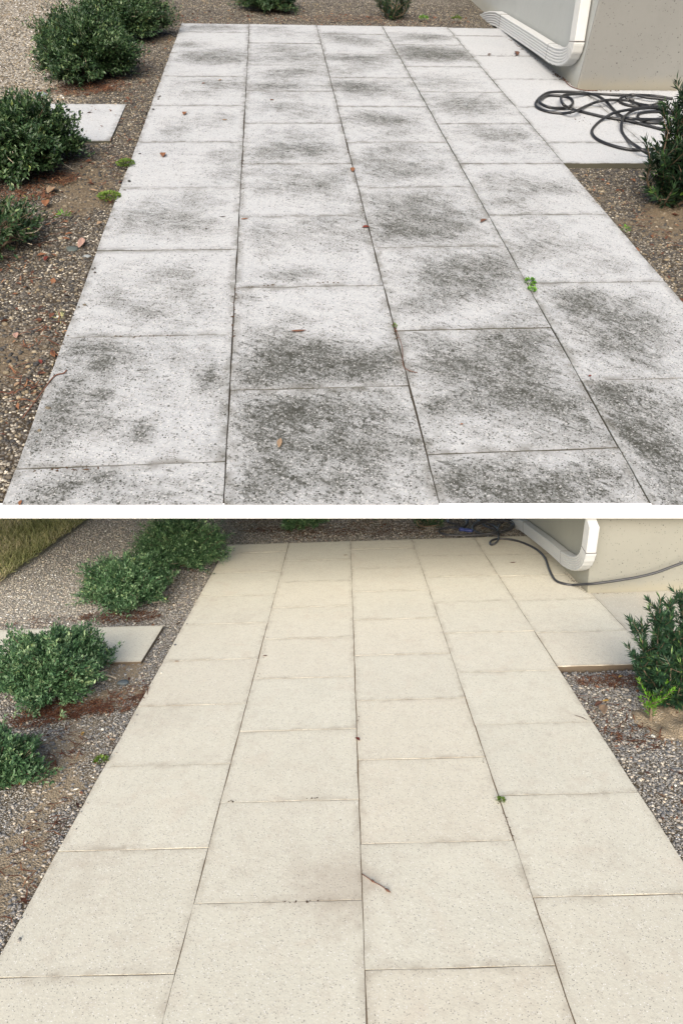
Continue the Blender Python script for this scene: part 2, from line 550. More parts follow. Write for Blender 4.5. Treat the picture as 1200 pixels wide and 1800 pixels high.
v, f = box(-400, 400, -400, 400, -1.2, -0.30)
tag(mesh_obj('ground', LO, (0, 0, 0), v, f, M_EARTH), kind='structure')


def z_low(X, Y):
    z = -0.030 + 0.010 * field_noise(X, Y, 3)
    z = np.where((X > 3.9), z - 0.012, z)
    inside = (X > 0.05) & (X < 3.95) & (Y < 10.15)
    inside |= (X > 3.9) & (X < 12) & (Y > 5.85) & (Y < 10.15)
    return np.where(inside, -0.16, z)


def soil_low(X, Y):
    s = np.exp(-((X + 0.35) / 0.35) ** 2) * np.exp(-((Y - 5.0) / 1.3) ** 2) * 0.55
    s += np.exp(-((X + 0.2) / 0.25) ** 2) * np.exp(-((Y - 3.4) / 0.7) ** 2) * 0.4
    s += np.exp(-((X - 4.75) / 0.3) ** 2 - ((Y - 4.75) / 0.5) ** 2) * 0.5
    return s


tag(sheet('gravel_bed', LO, np.linspace(-8, 12, 251), np.linspace(-1, 15, 201), z_low, M_GR_LO, soil_low), kind='structure')
v, f = box(-14, -3.12, 6.0, 16, -0.1, 0.0)
LAWN_E = -3.10
tag(mesh_obj('lawn', LO, (0, 0, 0), v, f, mat_flat('lawn_soil', (0.17, 0.15, 0.07), 0.95, 0.1, 0.5, 0.4, 8)), kind='structure')

# ------------------------------------------------------------------ terrain: upper sloping terrace
E0, E1 = UP.U(0, 888), UP.U(1200, 888)
e_dir = (E1 - E0) / np.linalg.norm(E1 - E0)
e_out = np.array([e_dir[1], -e_dir[0], 0.0])             # points out of the terrace, toward the camera
CUT_NEAR = (E0, e_out)
LN, LF = np.array([-1.7, 2.0, 0]), np.array([-6.5, 16.5, 0])
RN, RF = np.array([5.0, 2.0, 0]), np.array([13.0, 16.5, 0])
dl = LF - LN; CUT_L = (LN, (-dl[1], dl[0], 0))
dr = RF - RN; CUT_R = (RN, (dr[1], -dr[0], 0))


def z_up(X, Y):
    z = -0.030 + 0.008 * field_noise(X, Y, 5)
    z = np.where((X > 3.95), z - 0.014, z)
    inside = (X > 0.04) & (X < 3.96) & (Y < 12.05)
    inside |= (X > 3.9) & (X < 14) & (Y > 6.5) & (Y < 12.05)
    return np.where(inside, -0.052, z)


def soil_up(X, Y):
    s = np.exp(-((X + 0.30) / 0.30) ** 2) * np.exp(-((Y - 5.6) / 1.0) ** 2) * 0.55
    s += np.exp(-((X + 0.3) / 0.25) ** 2) * np.exp(-((Y - 3.5) / 0.5) ** 2) * 0.4
    s += np.exp(-((X - 4.6) / 0.3) ** 2 - ((Y - 5.15) / 0.35) ** 2) * 0.7
    s += np.exp(-((X + 0.15) / 0.3) ** 2) * np.exp(-((Y - 11) / 1.0) ** 2) * 0.3
    return s


tag(sheet('gravel_bed', UP, np.linspace(-7, 14, 251), np.linspace(1.5, 16.4, 191), z_up, M_GR_UP, soil_up, (CUT_NEAR, CUT_L, CUT_R)), kind='structure')

# the concrete slab that carries the terrace, with its white front edge
TT, TB = -0.068, -0.16


def poly_prism(pts, z0, z1):
    n = len(pts)
    v = [(p[0], p[1], z0) for p in pts] + [(p[0], p[1], z1) for p in pts]
    f = [tuple(range(n))[::-1], tuple(range(n, 2 * n))] + [(i, (i + 1) % n, n + (i + 1) % n, n + i) for i in range(n)]
    return v, f


def edge_at(x):
    t = (x - E0[0]) / e_dir[0]
    return E0 + e_dir * t


PL, PR = edge_at(-1.70), edge_at(5.0)
v, f = poly_prism([PL, PR, (13.0, 16.5, 0), (-6.5, 16.5, 0)], TB, TT)
deck = tag(mesh_obj('terrace_slab', UP, (0, 0, 0), v, f, M_DECK), kind='structure')
# front edge: top at the paving, its foot straight below seen at row 911
up = UP.up
bv, foot = [], []
for p in (edge_at(-1.72), edge_at(5.02)):
    px = UP.pix(p)[0]
    lo, hi = 0, 1
    q0 = p + e_out * 0.003
    for _ in range(40):
        h = (lo + hi) / 2
        if UP.pix(q0 - up * h)[1] < 911: lo = h
        else: hi = h
    q1 = q0 - up * lo
    bv += [tuple(p), tuple(q0), tuple(q1), tuple(q1 - e_out * 0.03), tuple(p - e_out * 0.012)]
    foot.append(q1)
bf = [(0, 1, 6, 5), (1, 2, 7, 6), (2, 3, 8, 7), (3, 4, 9, 8), (4, 0, 5, 9), (4, 3, 2, 1, 0), (5, 6, 7, 8, 9)]
# the slab's lower front corner is cut back level with the foot of the edge
hz_ = -e_out - up * float(np.dot(-e_out, up))
nn = np.cross(foot[1] - foot[0], hz_); nn = nn if np.dot(nn, up) < 0 else -nn
cut(deck, UP, foot[0] + up * 0.004, nn, True)
tag(mesh_obj('terrace_edge', UP, (0, 0, 0), bv, bf, M_BEAM), kind='structure')


# ------------------------------------------------------------------ paving
def slab(parent, porg, site, x0, x1, y0, y1, mat, thick=0.085, dirtf=None, streak=0.0, jz=0.0, nearcut=False, g=0.006, b=0.003, name='paving_slab', label=None):
    x0 += g; x1 -= g; y0 += g; y1 -= g
    nx = max(4, int((x1 - x0) / 0.05)); ny = max(4, int((y1 - y0) / 0.05))
    xs = np.concatenate([[x0], np.linspace(x0 + b, x1 - b, nx), [x1]])
    ys = np.concatenate([[y0], np.linspace(y0 + b, y1 - b, ny), [y1]])
    X, Y = np.meshgrid(xs, ys)
    Z = np.full_like(X, jz)
    Z[0, :] -= b * .16; Z[-1, :] -= b * .16; Z[:, 0] -= b * .16; Z[:, -1] -= b * .16
    # tiny dips along the arrises, so that the edges are not ruled lines
    wob = 0.0016 * field_noise(X * 7, Y * 7, int(abs(x0 * 31 + y0 * 17)) + 2)
    edge = (np.minimum(np.minimum(X - x0, x1 - X), np.minimum(Y - y0, y1 - Y)) < b * 1.1)
    X = X + np.where(edge, wob, 0); Y = Y + np.where(edge, wob, 0)
    v = np.stack([X, Y, Z], -1).reshape(-1, 3)
    n = len(xs); mY = len(ys)
    F = []
    for j in range(mY - 1):
        for i in range(n - 1):
            a = j * n + i
            F.append((a, a + 1, a + 1 + n, a + n))
    ring = [i for i in range(n)] + [j * n + n - 1 for j in range(1, mY)] + [(mY - 1) * n + i for i in range(n - 2, -1, -1)] + [j * n for j in range(mY - 2, 0, -1)]
    base = len(v)
    low = v[ring].copy(); low[:, 2] = -thick
    v = np.vstack([v, low])
    k = len(ring)
    for i in range(k):
        F.append((ring[(i + 1) % k], ring[i], base + i, base + (i + 1) % k))
    ed = np.minimum(np.minimum(v[:, 0] - x0, x1 - v[:, 0]), np.minimum(v[:, 1] - y0, y1 - v[:, 1]))
    rim = np.clip(1 - ed / 0.012, 0, 1)
    rim[base:] = 3.0
    dirt = dirtf(v[:, 0], v[:, 1], ed) if dirtf is not None else np.zeros(len(v))
    o = mesh_obj(name, site, porg, v, F, mat, parent, vattr={'dirt': dirt, 'rim': rim})
    if parent is None: pass
    o['streak'] = float(streak)
    if label: o['label'] = label
    if nearcut:
        o['_org'] = tuple(float(c) for c in porg)
        cut(o, site, *CUT_NEAR)
        del o['_org']
    # flat top, soft only across the arris
    return o


# stains of the upper patio: picture x, y, radius across, radius along, strength (measured on the photograph)
BL = [(370, 48, 60, 5, .8), (330, 78, 30, 4, .9), (400, 90, 40, 5, .5), (390, 103, 55, 9, 1.0), (340, 100, 30, 8, .6), (310, 140, 20, 8, .3),
      (380, 147, 45, 10, .55), (350, 165, 60, 8, .35), (345, 215, 55, 12, .45), (300, 235, 30, 8, .55), (395, 205, 25, 12, .3),
      (390, 272, 32, 10, .75), (300, 265, 40, 12, .2), (390, 305, 40, 12, .5),
      (345, 350, 50, 14, .75), (300, 390, 60, 18, .95), (250, 370, 40, 20, .5), (360, 400, 40, 14, .5), (215, 395, 30, 20, .4),
      (310, 480, 45, 16, .75), (250, 545, 45, 12, 1.0), (190, 520, 40, 12, .75), (340, 520, 50, 20, .5), (230, 480, 60, 20, .35), (330, 565, 60, 10, .35),
      (150, 610, 60, 14, 1.0), (180, 635, 22, 12, 1.2), (110, 700, 35, 30, .95), (175, 698, 22, 8, 1.0), (140, 750, 60, 26, .7), (365, 663, 16, 14, 1.3), (250, 760, 18, 12, 1.1), (230, 640, 90, 40, .42), (60, 780, 40, 30, .55),
      (130, 850, 60, 18, .75), (60, 880, 60, 16, .7), (250, 870, 80, 20, .45), (180, 835, 30, 6, .6),
      (500, 60, 50, 6, .35), (480, 50, 30, 3, .5), (500, 85, 50, 8, .7), (530, 100, 40, 8, .5), (490, 105, 40, 6, .4), (500, 130, 50, 8, .8), (480, 152, 60, 6, 1.0), (540, 120, 30, 8, .4), (500, 168, 50, 6, .4), (500, 188, 60, 8, .6), (540, 203, 40, 6, .6),
      (520, 235, 55, 10, .55), (500, 262, 60, 12, .85), (560, 265, 40, 14, .75), (470, 275, 40, 10, .6),
      (480, 300, 60, 10, .5), (500, 330, 60, 14, .7), (560, 320, 50, 14, .7), (580, 350, 50, 14, .4), (600, 300, 20, 10, .5),
      (470, 400, 50, 10, .45), (520, 420, 90, 20, .5), (560, 390, 50, 10, .5), (600, 430, 50, 20, .4), (460, 440, 30, 14, .4), (540, 480, 80, 10, .4), (500, 485, 50, 8, .5),
      (540, 640, 120, 26, 1.0), (480, 610, 60, 24, .7), (640, 640, 60, 22, .85), (550, 610, 70, 20, .75), (450, 665, 50, 14, .8), (690, 630, 22, 16, 1.0), (560, 660, 60, 10, .9), (440, 520, 30, 8, .5), (500, 560, 60, 12, .3),
      (470, 730, 60, 30, .85), (560, 760, 110, 50, .75), (640, 790, 70, 40, .7), (480, 820, 70, 50, .6), (540, 710, 80, 16, .7), (740, 790, 25, 18, .9), (600, 860, 120, 25, .45), (440, 870, 40, 24, .5), (680, 720, 40, 24, .45),
      (600, 67, 40, 5, .7), (640, 75, 40, 6, .6), (590, 60, 40, 3, .5), (620, 102, 60, 5, .9), (650, 115, 45, 8, .45), (600, 125, 40, 8, .4), (610, 150, 36, 6, .9), (650, 152, 60, 10, .55), (630, 160, 40, 10, .5), (700, 170, 30, 8, .35),
      (670, 210, 60, 10, .9), (710, 215, 30, 10, .5), (640, 205, 30, 10, .5), (690, 235, 60, 10, .45), (700, 262, 50, 9, .8), (720, 295, 70, 14, .85), (650, 280, 40, 14, .6), (690, 310, 60, 10, .5), (780, 270, 20, 8, .4),
      (740, 350, 70, 16, .95), (700, 385, 80, 24, 1.05), (780, 390, 60, 22, .95), (690, 410, 60, 16, .9), (760, 412, 90, 14, .7), (830, 375, 20, 10, .5), (660, 350, 40, 12, .4),
      (800, 470, 80, 24, 1.05), (870, 470, 36, 24, 1.0), (780, 495, 70, 22, .8), (850, 510, 60, 18, .7), (720, 540, 60, 14, .5), (770, 530, 40, 12, .6), (920, 555, 30, 10, .6),
      (780, 635, 36, 20, .95), (880, 640, 90, 40, .95), (760, 720, 24, 12, .8), (930, 600, 60, 18, .85), (850, 700, 80, 30, .7), (960, 700, 60, 30, .7), (880, 590, 60, 12, .7), (1000, 735, 40, 20, .5), (940, 770, 80, 12, .4), (730, 590, 40, 12, .6),
      (860, 830, 90, 24, .8), (1000, 860, 120, 26, .8), (920, 880, 80, 20, .6), (1060, 820, 40, 24, .5), (800, 860, 60, 20, .5),
      (730, 65, 50, 6, .6), (760, 66, 30, 5, .5), (770, 93, 60, 9, 1.15), (740, 98, 50, 8, .8), (800, 100, 40, 7, .6), (720, 85, 30, 6, .5),
      (770, 145, 60, 12, .5), (840, 180, 60, 12, .55), (820, 195, 60, 8, .6), (790, 180, 40, 10, .4), (870, 240, 60, 10, .65), (830, 225, 30, 8, .5), (900, 235, 40, 8, .5), (870, 265, 50, 8, .35),
      (880, 310, 40, 10, .5), (920, 330, 90, 12, .75), (900, 355, 50, 8, .8), (980, 330, 40, 10, .4), (930, 380, 30, 8, .6), (920, 440, 50, 14, .9), (940, 400, 50, 10, .6), (990, 430, 60, 14, .6), (1040, 470, 60, 10, .5), (1080, 460, 30, 14, .4),
      (1030, 530, 50, 20, .95), (1090, 600, 50, 22, .85), (1060, 560, 90, 36, .65), (1000, 520, 40, 14, .6), (1140, 560, 40, 30, .55), (1130, 640, 40, 12, .4),
      (1080, 690, 40, 12, 1.0), (1140, 760, 60, 40, .9), (1060, 700, 30, 16, .7), (1140, 700, 50, 20, .7), (1170, 820, 40, 40, .7), (1100, 760, 40, 20, .6), (1190, 880, 30, 30, .6),
      (960, 165, 10, 5, .2), (960, 222, 40, 8, .35), (1000, 215, 40, 8, .3), (940, 260, 40, 5, .3), (1000, 268, 50, 6, .3), (900, 88, 30, 4, .15)]
_bl = []
for (px, py, rx, ry, s_) in BL:
    c = UP.U(px, py); a = UP.U(px + rx, py) - c; b_ = UP.U(px, py - min(ry, py + 200)) - c
    _bl.append((c[0], c[1], np.linalg.norm(a), np.linalg.norm(b_) * 1.0 + 0.03, s_ * (1.45 if py < 190 else 1.15 if py < 330 else 1.0)))
_bl = np.array(_bl)


def dirt_up(x, y, ed):
    d = np.zeros_like(x)
    for cx, cy, rx, ry, s_ in _bl:
        d += s_ * np.exp(-(((x - cx) / rx) ** 2 + ((y - cy) / ry) ** 2))
    base = 0.10 + 0.20 * np.clip((4.4 - y) / 1.5, 0, 1)
    base = np.where(x > 4, -0.32, base)
    d = base + 0.92 * (1 - np.exp(-d * 0.95))
    return d * (0.76 + 0.24 * np.clip(ed / 0.07, 0, 1))


PH_A = [12.09, 11.53, 10.37, 9.24, 8.11, 6.97, 5.84, 4.70, 3.56, 2.41, 1.27]
PH_B = [12.09, 10.93, 9.79, 8.66, 7.53, 6.39, 5.26, 4.13, 2.99, 1.85, 1.0]
patio = empty('patio', UP, (0, 0, 0)); tag(patio, kind='structure')
r0 = random.Random(3)
lay = [(0, PH_A, (0.5, 0.45)), (1, PH_B, (0.5, 0.1)), (2, PH_A, (-0.7, -0.9)), (3, PH_B, (-0.5, -0.8))]
for c, ph, sa in lay:
    for y1, y0 in zip(ph[:-1], ph[1:]):
        if y1 < edge_at(c + 1.0)[1]: continue
        ang = {0: 0.3, 1: 0.42, 2: 0.72, 3: 0.8}[c] + r0.uniform(-.15, .15)
        if y1 > 6.6 and c == 3: ang = r0.uniform(-0.3, 0.1)
        elif y1 > 8.8: ang = r0.uniform(-0.15, 0.3) if c < 2 else r0.uniform(0.1, 0.6)
        slab(patio, (0, 0, 0), UP, c, c + 1, y0, y1, M_ST, dirtf=dirt_up, streak=ang, jz=r0.uniform(-.0015, .0015), nearcut=y0 < 2.6, g=r0.choice([.003, .004, .005]), thick=.05)
yt = [12.05, 11.53, 10.37, 9.24, 8.11, 6.97, 6.40]
for y1, y0 in zip(yt[:-1], yt[1:]):
    slab(patio, (0, 0, 0), UP, 4, 5, y0, y1, M_ST, dirtf=dirt_up, streak=0.1, jz=r0.uniform(-.001, .001), g=.003, thick=.05)
for x0_, x1_ in ((5, 6.6), (6.6, 8.2)):
    slab(patio, (0, 0, 0), UP, x0_, x1_, 6.42, 8.80, M_ST, dirtf=dirt_up, streak=0.1, g=.004, thick=.05)


def dirt_lo(x, y, ed):
    d = np.zeros_like(x) + 0.05
    for (px, py, r, s_) in ((600, 1560, .28, .9), (640, 1545, .1, .3), (280, 1258, .4, .45), (560, 1380, .3, .3), (1000, 1250, .4, .3), (760, 1130, .5, .2), (990, 1100, .4, .35),
                            (170, 1480, .3, .3), (470, 1520, .4, .2), (140, 1560, .35, .3), (860, 1750, .4, .2), (420, 1090, .4, .3), (360, 1055, .4, .3), (690, 1300, .4, .2), (1050, 1500, .3, .3)):
        c = LO.U(px, py)
        d += s_ * np.exp(-((x - c[0]) ** 2 + ((y - c[1])) ** 2) / r ** 2)
    return d


QA = [10.15, 9.71, 8.83, 7.96, 7.09, 6.20, 5.33, 4.46, 3.58, 2.70, 1.82, 0.94]
QB = [10.15, 9.26, 8.39, 7.52, 6.65, 5.77, 4.89, 4.01, 3.14, 2.26, 1.38, 0.5]
QD = [10.15, 9.30, 8.42, 7.54, 6.67, 5.79, 4.90, 4.01, 3.13, 2.25, 1.37, 0.5]
patio2 = empty('patio', LO, (0, 0, 0)); tag(patio2, kind='structure')
for c, ph in ((0, QA), (1, QB), (2, QA), (3, QD)):
    for y1, y0 in zip(ph[:-1], ph[1:]):
        big = (c == 3 and y0 > 6.6) or (c == 1 and 6.0 < y0 < 9)
        slab(patio2, (0, 0, 0), LO, c, c + 1, y0, y1, M_CL, dirtf=dirt_lo, jz=r0.uniform(-.0012, .0012), g=r0.choice([.0022, .003, .0042]) if not big else .0018)
yt = [10.15, 9.25, 8.37, 7.52, 6.62, 5.86]
for y1, y0 in zip(yt[:-1], yt[1:]):
    slab(patio2, (0, 0, 0), LO, 4, 5, y0, y1, M_CL, dirtf=dirt_lo, jz=r0.uniform(-.002, .002), g=.003)
for x0_, x1_ in ((5, 6.6), (6.6, 8.2)):
    slab(patio2, (0, 0, 0), LO, x0_, x1_, 5.88, 7.70, M_CG, dirtf=dirt_lo, g=.004, jz=-0.002)

# dark bedding under the joints
tag(mesh_obj('paving_bed', UP, (0, 0, 0), *poly_prism([(0.02, edge_at(0.02)[1] + 0.03, 0), (3.98, edge_at(3.98)[1] + 0.03, 0), (3.98, 6.45, 0), (8.1, 6.45, 0), (8.1, 12.0, 0), (0.02, 12.0, 0)], -0.055, -0.010), M_JOINT), kind='structure')
tag(mesh_obj('paving_bed', LO, (0, 0, 0), *poly_prism([(0.02, 0.6, 0), (3.98, 0.6, 0), (3.98, 5.92, 0), (8.1, 5.92, 0), (8.1, 10.1, 0), (0.02, 10.1, 0)], -0.2, -0.007), M_JOINT_L), kind='structure')

# stepping slabs beside the patios
o = slab(None, (-0.75, 7.57, 0), UP, -1.27, -0.26, 7.0, 8.14, M_ST, dirtf=lambda x, y, e: -0.12 + 0.30 * np.exp(-((x + .6) ** 2 + (y - 7.9) ** 2) / .15), streak=0.4, name='stepping_slab', g=0, thick=0.05)
tag(o, 'square pale stepping slab with faint grey stains, half under a bush in the upper gravel', 'stepping slab', 'stepping slabs in the gravel')
o = slab(None, (-0.75, 6.65, 0), LO, -1.24, -0.23, 6.21, 7.09, M_STEPL, dirtf=dirt_lo, name='stepping_slab', g=0, thick=0.05)
tag(o, 'clean cream stepping slab in the grey gravel left of the beige patio', 'stepping slab', 'stepping slabs in the gravel')
o = slab(None, (-2.0, 6.65, 0), LO, -2.27, -1.26, 6.21, 7.09, M_STEPL, dirtf=dirt_lo, name='stepping_slab', g=0, thick=0.05)
tag(o, 'cream stepping slab mostly hidden behind the bush, at the left end of its row', 'stepping slab', 'stepping slabs in the gravel')


# ------------------------------------------------------------------ house corners
def house(site, cx, cy, H, far, label, tone_side, tone_end, clip=None):
    e = empty('house', site, (cx, cy, 0))
    tag(e, label, 'house')
    T = 0.14
    ms, me_ = mat_wall(site.w, tone_side, False, 'smooth_render'), mat_wall(site.w, tone_end, True, 'pitted_concrete')
    n = 24
    # side wall running away from the corner, end wall running to the right; the corner arris is rounded
    r = 0.02
    arc = [(cx + r - r * math.cos(a), cy + r - r * math.sin(a)) for a in np.linspace(0, math.pi / 2, 6)]
    s = [(cx, far)] + [arc[0]]
    v, f = poly_prism([(cx, far), (cx, cy + r), (cx + T, cy + r), (cx + T, far)], -0.1, H)
    a = mesh_obj('side_wall', site, (cx, cy, 0), v, f, ms, e)
    v, f = poly_prism([(arc[0][0] , arc[0][1]-.001)] + arc[1:] + [(14.0 if clip is None else 9.0, cy), (14.0 if clip is None else 9.0, cy + T), (cx + T + .002, cy + T), (cx + T + .002, cy + r - .001)], -0.1, H)
    b = mesh_obj('end_wall', site, (cx, cy, 0), v, f, me_, e)
    if clip:
        for o_ in (a, b):
            o_['_org'] = (cx, cy, 0.0)
            cut(o_, site, clip[0], clip[1], True)
            del o_['_org']
    return e


house(UP, 4.945, 8.82, 2.2, 15.5, 'tall pale pitted concrete wall at the top right above the stained patio', (0.42, 0.435, 0.42), (0.235, 0.237, 0.228))
# underside of the terrace, as a plane in lower site coordinates
to_low = LO.M.inverted() @ UP.M
pc = to_low @ (Vector((E0[0], E0[1], TT - 0.004)) * UP.w)
pn = (to_low.to_3x3() @ Vector((0, 0, 1))).normalized()
house(LO, 4.955, 7.70, 6.0, 14.0, 'cream pitted concrete wall under the white edge, right of the clean patio', (0.36, 0.36, 0.315), (0.265, 0.262, 0.225), ([c / LO.w for c in pc], pn))


# ------------------------------------------------------------------ downspouts
def downspout(site, X, pts, label, a=0.088, d=0.062, clip=None):
    """pts: {part: [(px, py), ...]} centre line on the plane x = X"""
    first = site.onx(*pts['vertical_pipe'][0], X)
    org = site.onx(*pts['elbow'][len(pts['elbow']) // 2], X)
    e = empty('downspout', site, org)
    tag(e, label, 'downspout')
    def prof(scale=1.0, groove=True):
        # rounded rectangle with flutes on the broad faces; u in the wall plane, w across
        P = []
        n = 26
        for s_ in (1, -1):
            for k in range(n):
                t = -1 + 2 * k / (n - 1)
                g = 0.0
                if groove and abs(t) < 0.82: g = 0.05 * (0.5 - 0.5 * math.cos((t + .82) / 1.64 * 2 * math.pi * 5))
                rr = 0.10 * max(0, (abs(t) - 0.88) / 0.12) ** 2
                P.append((s_ * t * a * scale, s_ * d * scale * (1 - g * 2.2 - rr * 2)))
        return P
    def sweep(name, path, ribs=0, sc=1.0, cap=True, mat=M_PIPE, groove=True):
        path = np.asarray(path)
        V, Fc = [], []
        n = None
        for i, p in enumerate(path):
            t = path[min(i + 1, len(path) - 1)] - path[max(i - 1, 0)]; t /= np.linalg.norm(t)
            u = np.cross(t, (1, 0, 0)); u /= np.linalg.norm(u)
            k = sc
            if ribs and 0 < i < len(path) - 1: k *= 1 + 0.022 * math.sin(i / (len(path) - 1) * ribs * 2 * math.pi)
            pr = prof(k, groove)
            n = len(pr)
            for (pu, pw) in pr: V.append(tuple(p + u * pu + np.array([-1, 0, 0]) * pw))
        for i in range(len(path) - 1):
            for k in range(n):
                A, B = i * n + k, i * n + (k + 1) % n
                Fc.append((A, B, B + n, A + n))
        if cap:
            Fc.append(tuple(range(n))); Fc.append(tuple((len(path) - 1) * n + k for k in range(n)))
        o_ = mesh_obj(name, site, org, V, Fc, mat, e, smooth=False)
        return o_
    P = {k: [site.onx(px, py, X) for px, py in v] for k, v in pts.items()}
    vp = sweep('vertical_pipe', catmull(P['vertical_pipe'], 3))
    if clip:
        vp['_org'] = tuple(float(c) for c in org)
        cut(vp, site, clip[0], clip[1], True)
        del vp['_org']
    b0_, b1_, b2_ = P['elbow'][0], P['elbow'][1], P['elbow'][-1]
    el = np.array([(1 - t) ** 2 * b0_ + 2 * t * (1 - t) * b1_ + t * t * b2_ for t in np.linspace(0, 1, 40)])
    sweep('elbow', el, ribs=9, sc=1.04, groove=True)
    sweep('sloping_pipe', catmull(P['sloping_pipe'], 3))
    sweep('outlet', catmull(P['outlet'], 10), ribs=4, sc=1.04)
    for p, q in ((P['elbow'][0], P['elbow'][1]), (P['elbow'][-1], P['elbow'][-2]), (P['outlet'][0], P['outlet'][1])):
        dirv = (q - p) / np.linalg.norm(q - p)
        sweep('seam', [p - dirv * 0.004, p + dirv * 0.005], sc=1.055, mat=M_SEAM_SHADE)
    sweep('outlet_shade_cap', [P['outlet'][-1], P['outlet'][-1] + (P['outlet'][-1] - P['outlet'][-2]) * 0.02], sc=0.9, mat=M_SEAM_SHADE)  # solid dark cap: shade of the pipe's hollow painted over the closed end
    return e


downspout(UP, 4.865, {
    'vertical_pipe': [(1031, -40), (1021, 22), (1013, 73)],
    'elbow': [(1013, 73), (1005, 116), (968, 92)],
    'sloping_pipe': [(968, 92), (930, 67), (884, 38)],
    'outlet': [(884, 38), (874, 33), (860, 33), (848, 37)],
}, 'white ribbed metal downspout on the upper wall, elbow ending over the stained slabs')
downspout(LO, 4.875, {
    'vertical_pipe': [(1046, 870), (1041, 914), (1034, 966)],
    'elbow': [(1034, 966), (1027, 1007), (992, 980)],
    'sloping_pipe': [(992, 980), (965, 957), (925, 927)],
    'outlet': [(925, 927), (917, 922), (908, 922), (900, 926)],
}, 'white ribbed metal downspout on the lower wall, behind the trailing grey hose', clip=([c / LO.w for c in pc], pn))


# ------------------------------------------------------------------ hoses
def strand(site, pts, r, lv):
    out = []
    for p in pts:
        q_ = site.U(p[0], p[1], r + (p[2] if len(p) > 2 else lv) * r * 1.7)
        out.append(q_)
    return catmull(out, 8)


def z2(l): return [(920 + p[0] / 4.444, 140 + p[1] / 4.444) + tuple(p[2:]) for p in l]


RU = 0.0145
V, Fc = [], []
strands = [
    z2([(1160, 150, 0), (1010, 126, 0), (870, 122, 1), (700, 118, 0), (520, 112, 0), (330, 118, 2), (290, 150, 2), (310, 195, 2), (360, 225, 0), (450, 250, 0), (620, 290, 0), (800, 320, 0), (950, 355, 0), (1100, 393, 0), (1170, 400, 0)]),
    z2([(1080, 310, 0), (960, 310, 1), (830, 305, 2), (760, 285, 1), (700, 235, 0), (640, 170, 1), (560, 122, 1), (450, 102, 0), (300, 94, 0), (190, 102, 0), (125, 140, 0), (92, 185, 0), (110, 220, 0), (190, 250, 0), (300, 264, 0), (400, 245, 2), (500, 200, 0), (590, 168, 2), (660, 160, 2), (750, 160, 0), (860, 165, 0)]),
    z2([(120, 150, 1), (130, 185, 1), (200, 217, 1), (300, 224, 0), (365, 205, 1), (383, 175, 0), (350, 140, 0), (270, 126, 0), (180, 128, 0), (120, 158, 1)]),
    z2([(1200, 280, 0), (1000, 215, 0), (880, 210, 0), (780, 190, 0), (745, 160, 0), (785, 130, 1), (880, 120, 0), (1000, 130, 0), (1070, 165, 0), (1000, 200, 2), (900, 190, 1), (830, 165, 0), (800, 135, 1), (850, 118, 1), (960, 140, 1), (1060, 150, 1), (1120, 160, 1)]),
    z2([(1130, 215, 1), (1000, 212, 2), (880, 226, 2), (780, 242, 2), (690, 265, 2), (600, 320, 0), (540, 380, 0), (535, 425, 0), (580, 470, 0), (680, 512, 0), (820, 545, 0), (950, 547, 0), (1080, 533, 0), (1180, 520, 0)]),
    z2([(1100, 225, 0), (980, 220, 1), (880, 232, 1), (810, 268, 1), (768, 320, 2), (765, 400, 0), (810, 470, 0), (900, 535, 2), (1000, 597, 0), (1100, 640, 0), (1190, 670, 0)]),
    z2([(1090, 340, 0), (980, 335, 0), (920, 318, 0), (888, 292, 0), (905, 265, 0), (980, 252, 0), (1080, 250, 0)]),
]
for s_ in strands: tube(strand(UP, s_, RU, 0), RU, 10, V, Fc)
hz = mesh_obj('garden_hose', UP, UP.U(1050, 200), V, Fc, M_HOSE, smooth=True)
tag(hz, 'black rubber garden hose loosely coiled on the pale slabs by the upper wall', 'hose')


def z3(l): return [(760 + p[0] / 2.79, 900 + p[1] / 2.79) + tuple(p[2:]) for p in l]


RL_ = 0.0165
V, Fc = [], []
path = []
for p in z3([(330, 60, 1), (320, 85, 2), (322, 110, 0), (322, 135, 2), (305, 155, 1), (285, 160, 0), (282, 148, 0), (298, 136, 0), (340, 131, 0), (420, 143, 0), (500, 178, 0), (548, 222, 0), (572, 285, 0), (602, 335, 0), (650, 353, 0), (690, 358, 0)]):
    path.append(LO.U(p[0], p[1], RL_ + p[2] * RL_ * 1.7))
for (zx, zy, gy) in ((735, 355, 391), (785, 352, 407), (870, 341, 411), (1000, 320, 412), (1100, 295, 412), (1170, 269, 412), (1290, 225, 412), (1420, 170, 406)):
    path.append(LO.lift(760 + zx / 2.79, 900 + zy / 2.79, 900 + gy / 2.79))
path.append(np.array([path[-1][0] + .16, 7.700 - RL_ * .5, path[-1][2] + .05]))
tube(catmull(path, 8), RL_, 10, V, Fc)
for s_ in (z3([(330, 108, 0), (200, 113, 0), (80, 113, 0), (35, 100, 0), (40, 85, 0), (90, 76, 0), (150, 74, 0), (172, 55, 0), (175, 30, 1), (200, 5, 1)]),
           z3([(75, 72, 1), (110, 78, 1), (160, 66, 1), (165, 40, 2), (130, 20, 1), (90, 25, 0), (75, 50, 0), (120, 60, 0)]),
           z3([(195, 90, 0), (210, 65, 1), (260, 55, 1), (310, 75, 1), (318, 95, 2), (260, 108, 1), (205, 95, 1), (195, 75, 1), (230, 50, 2), (330, 30, 1)]),
           z3([(330, 100, 1), (385, 85, 0), (398, 55, 0), (370, 35, 0), (300, 25, 0), (240, 30, 0), (230, 50, 0), (300, 60, 0), (350, 45, 1), (330, 5, 1)]),
           z3([(200, 60, 1), (250, 35, 1), (330, 40, 2), (390, 60, 1), (350, 90, 1), (270, 75, 1), (210, 30, 1)])):
    tube(strand(LO, s_, RL_, 0), RL_, 8, V, Fc)
hz = empty('garden_hose', LO, LO.U(880, 950))
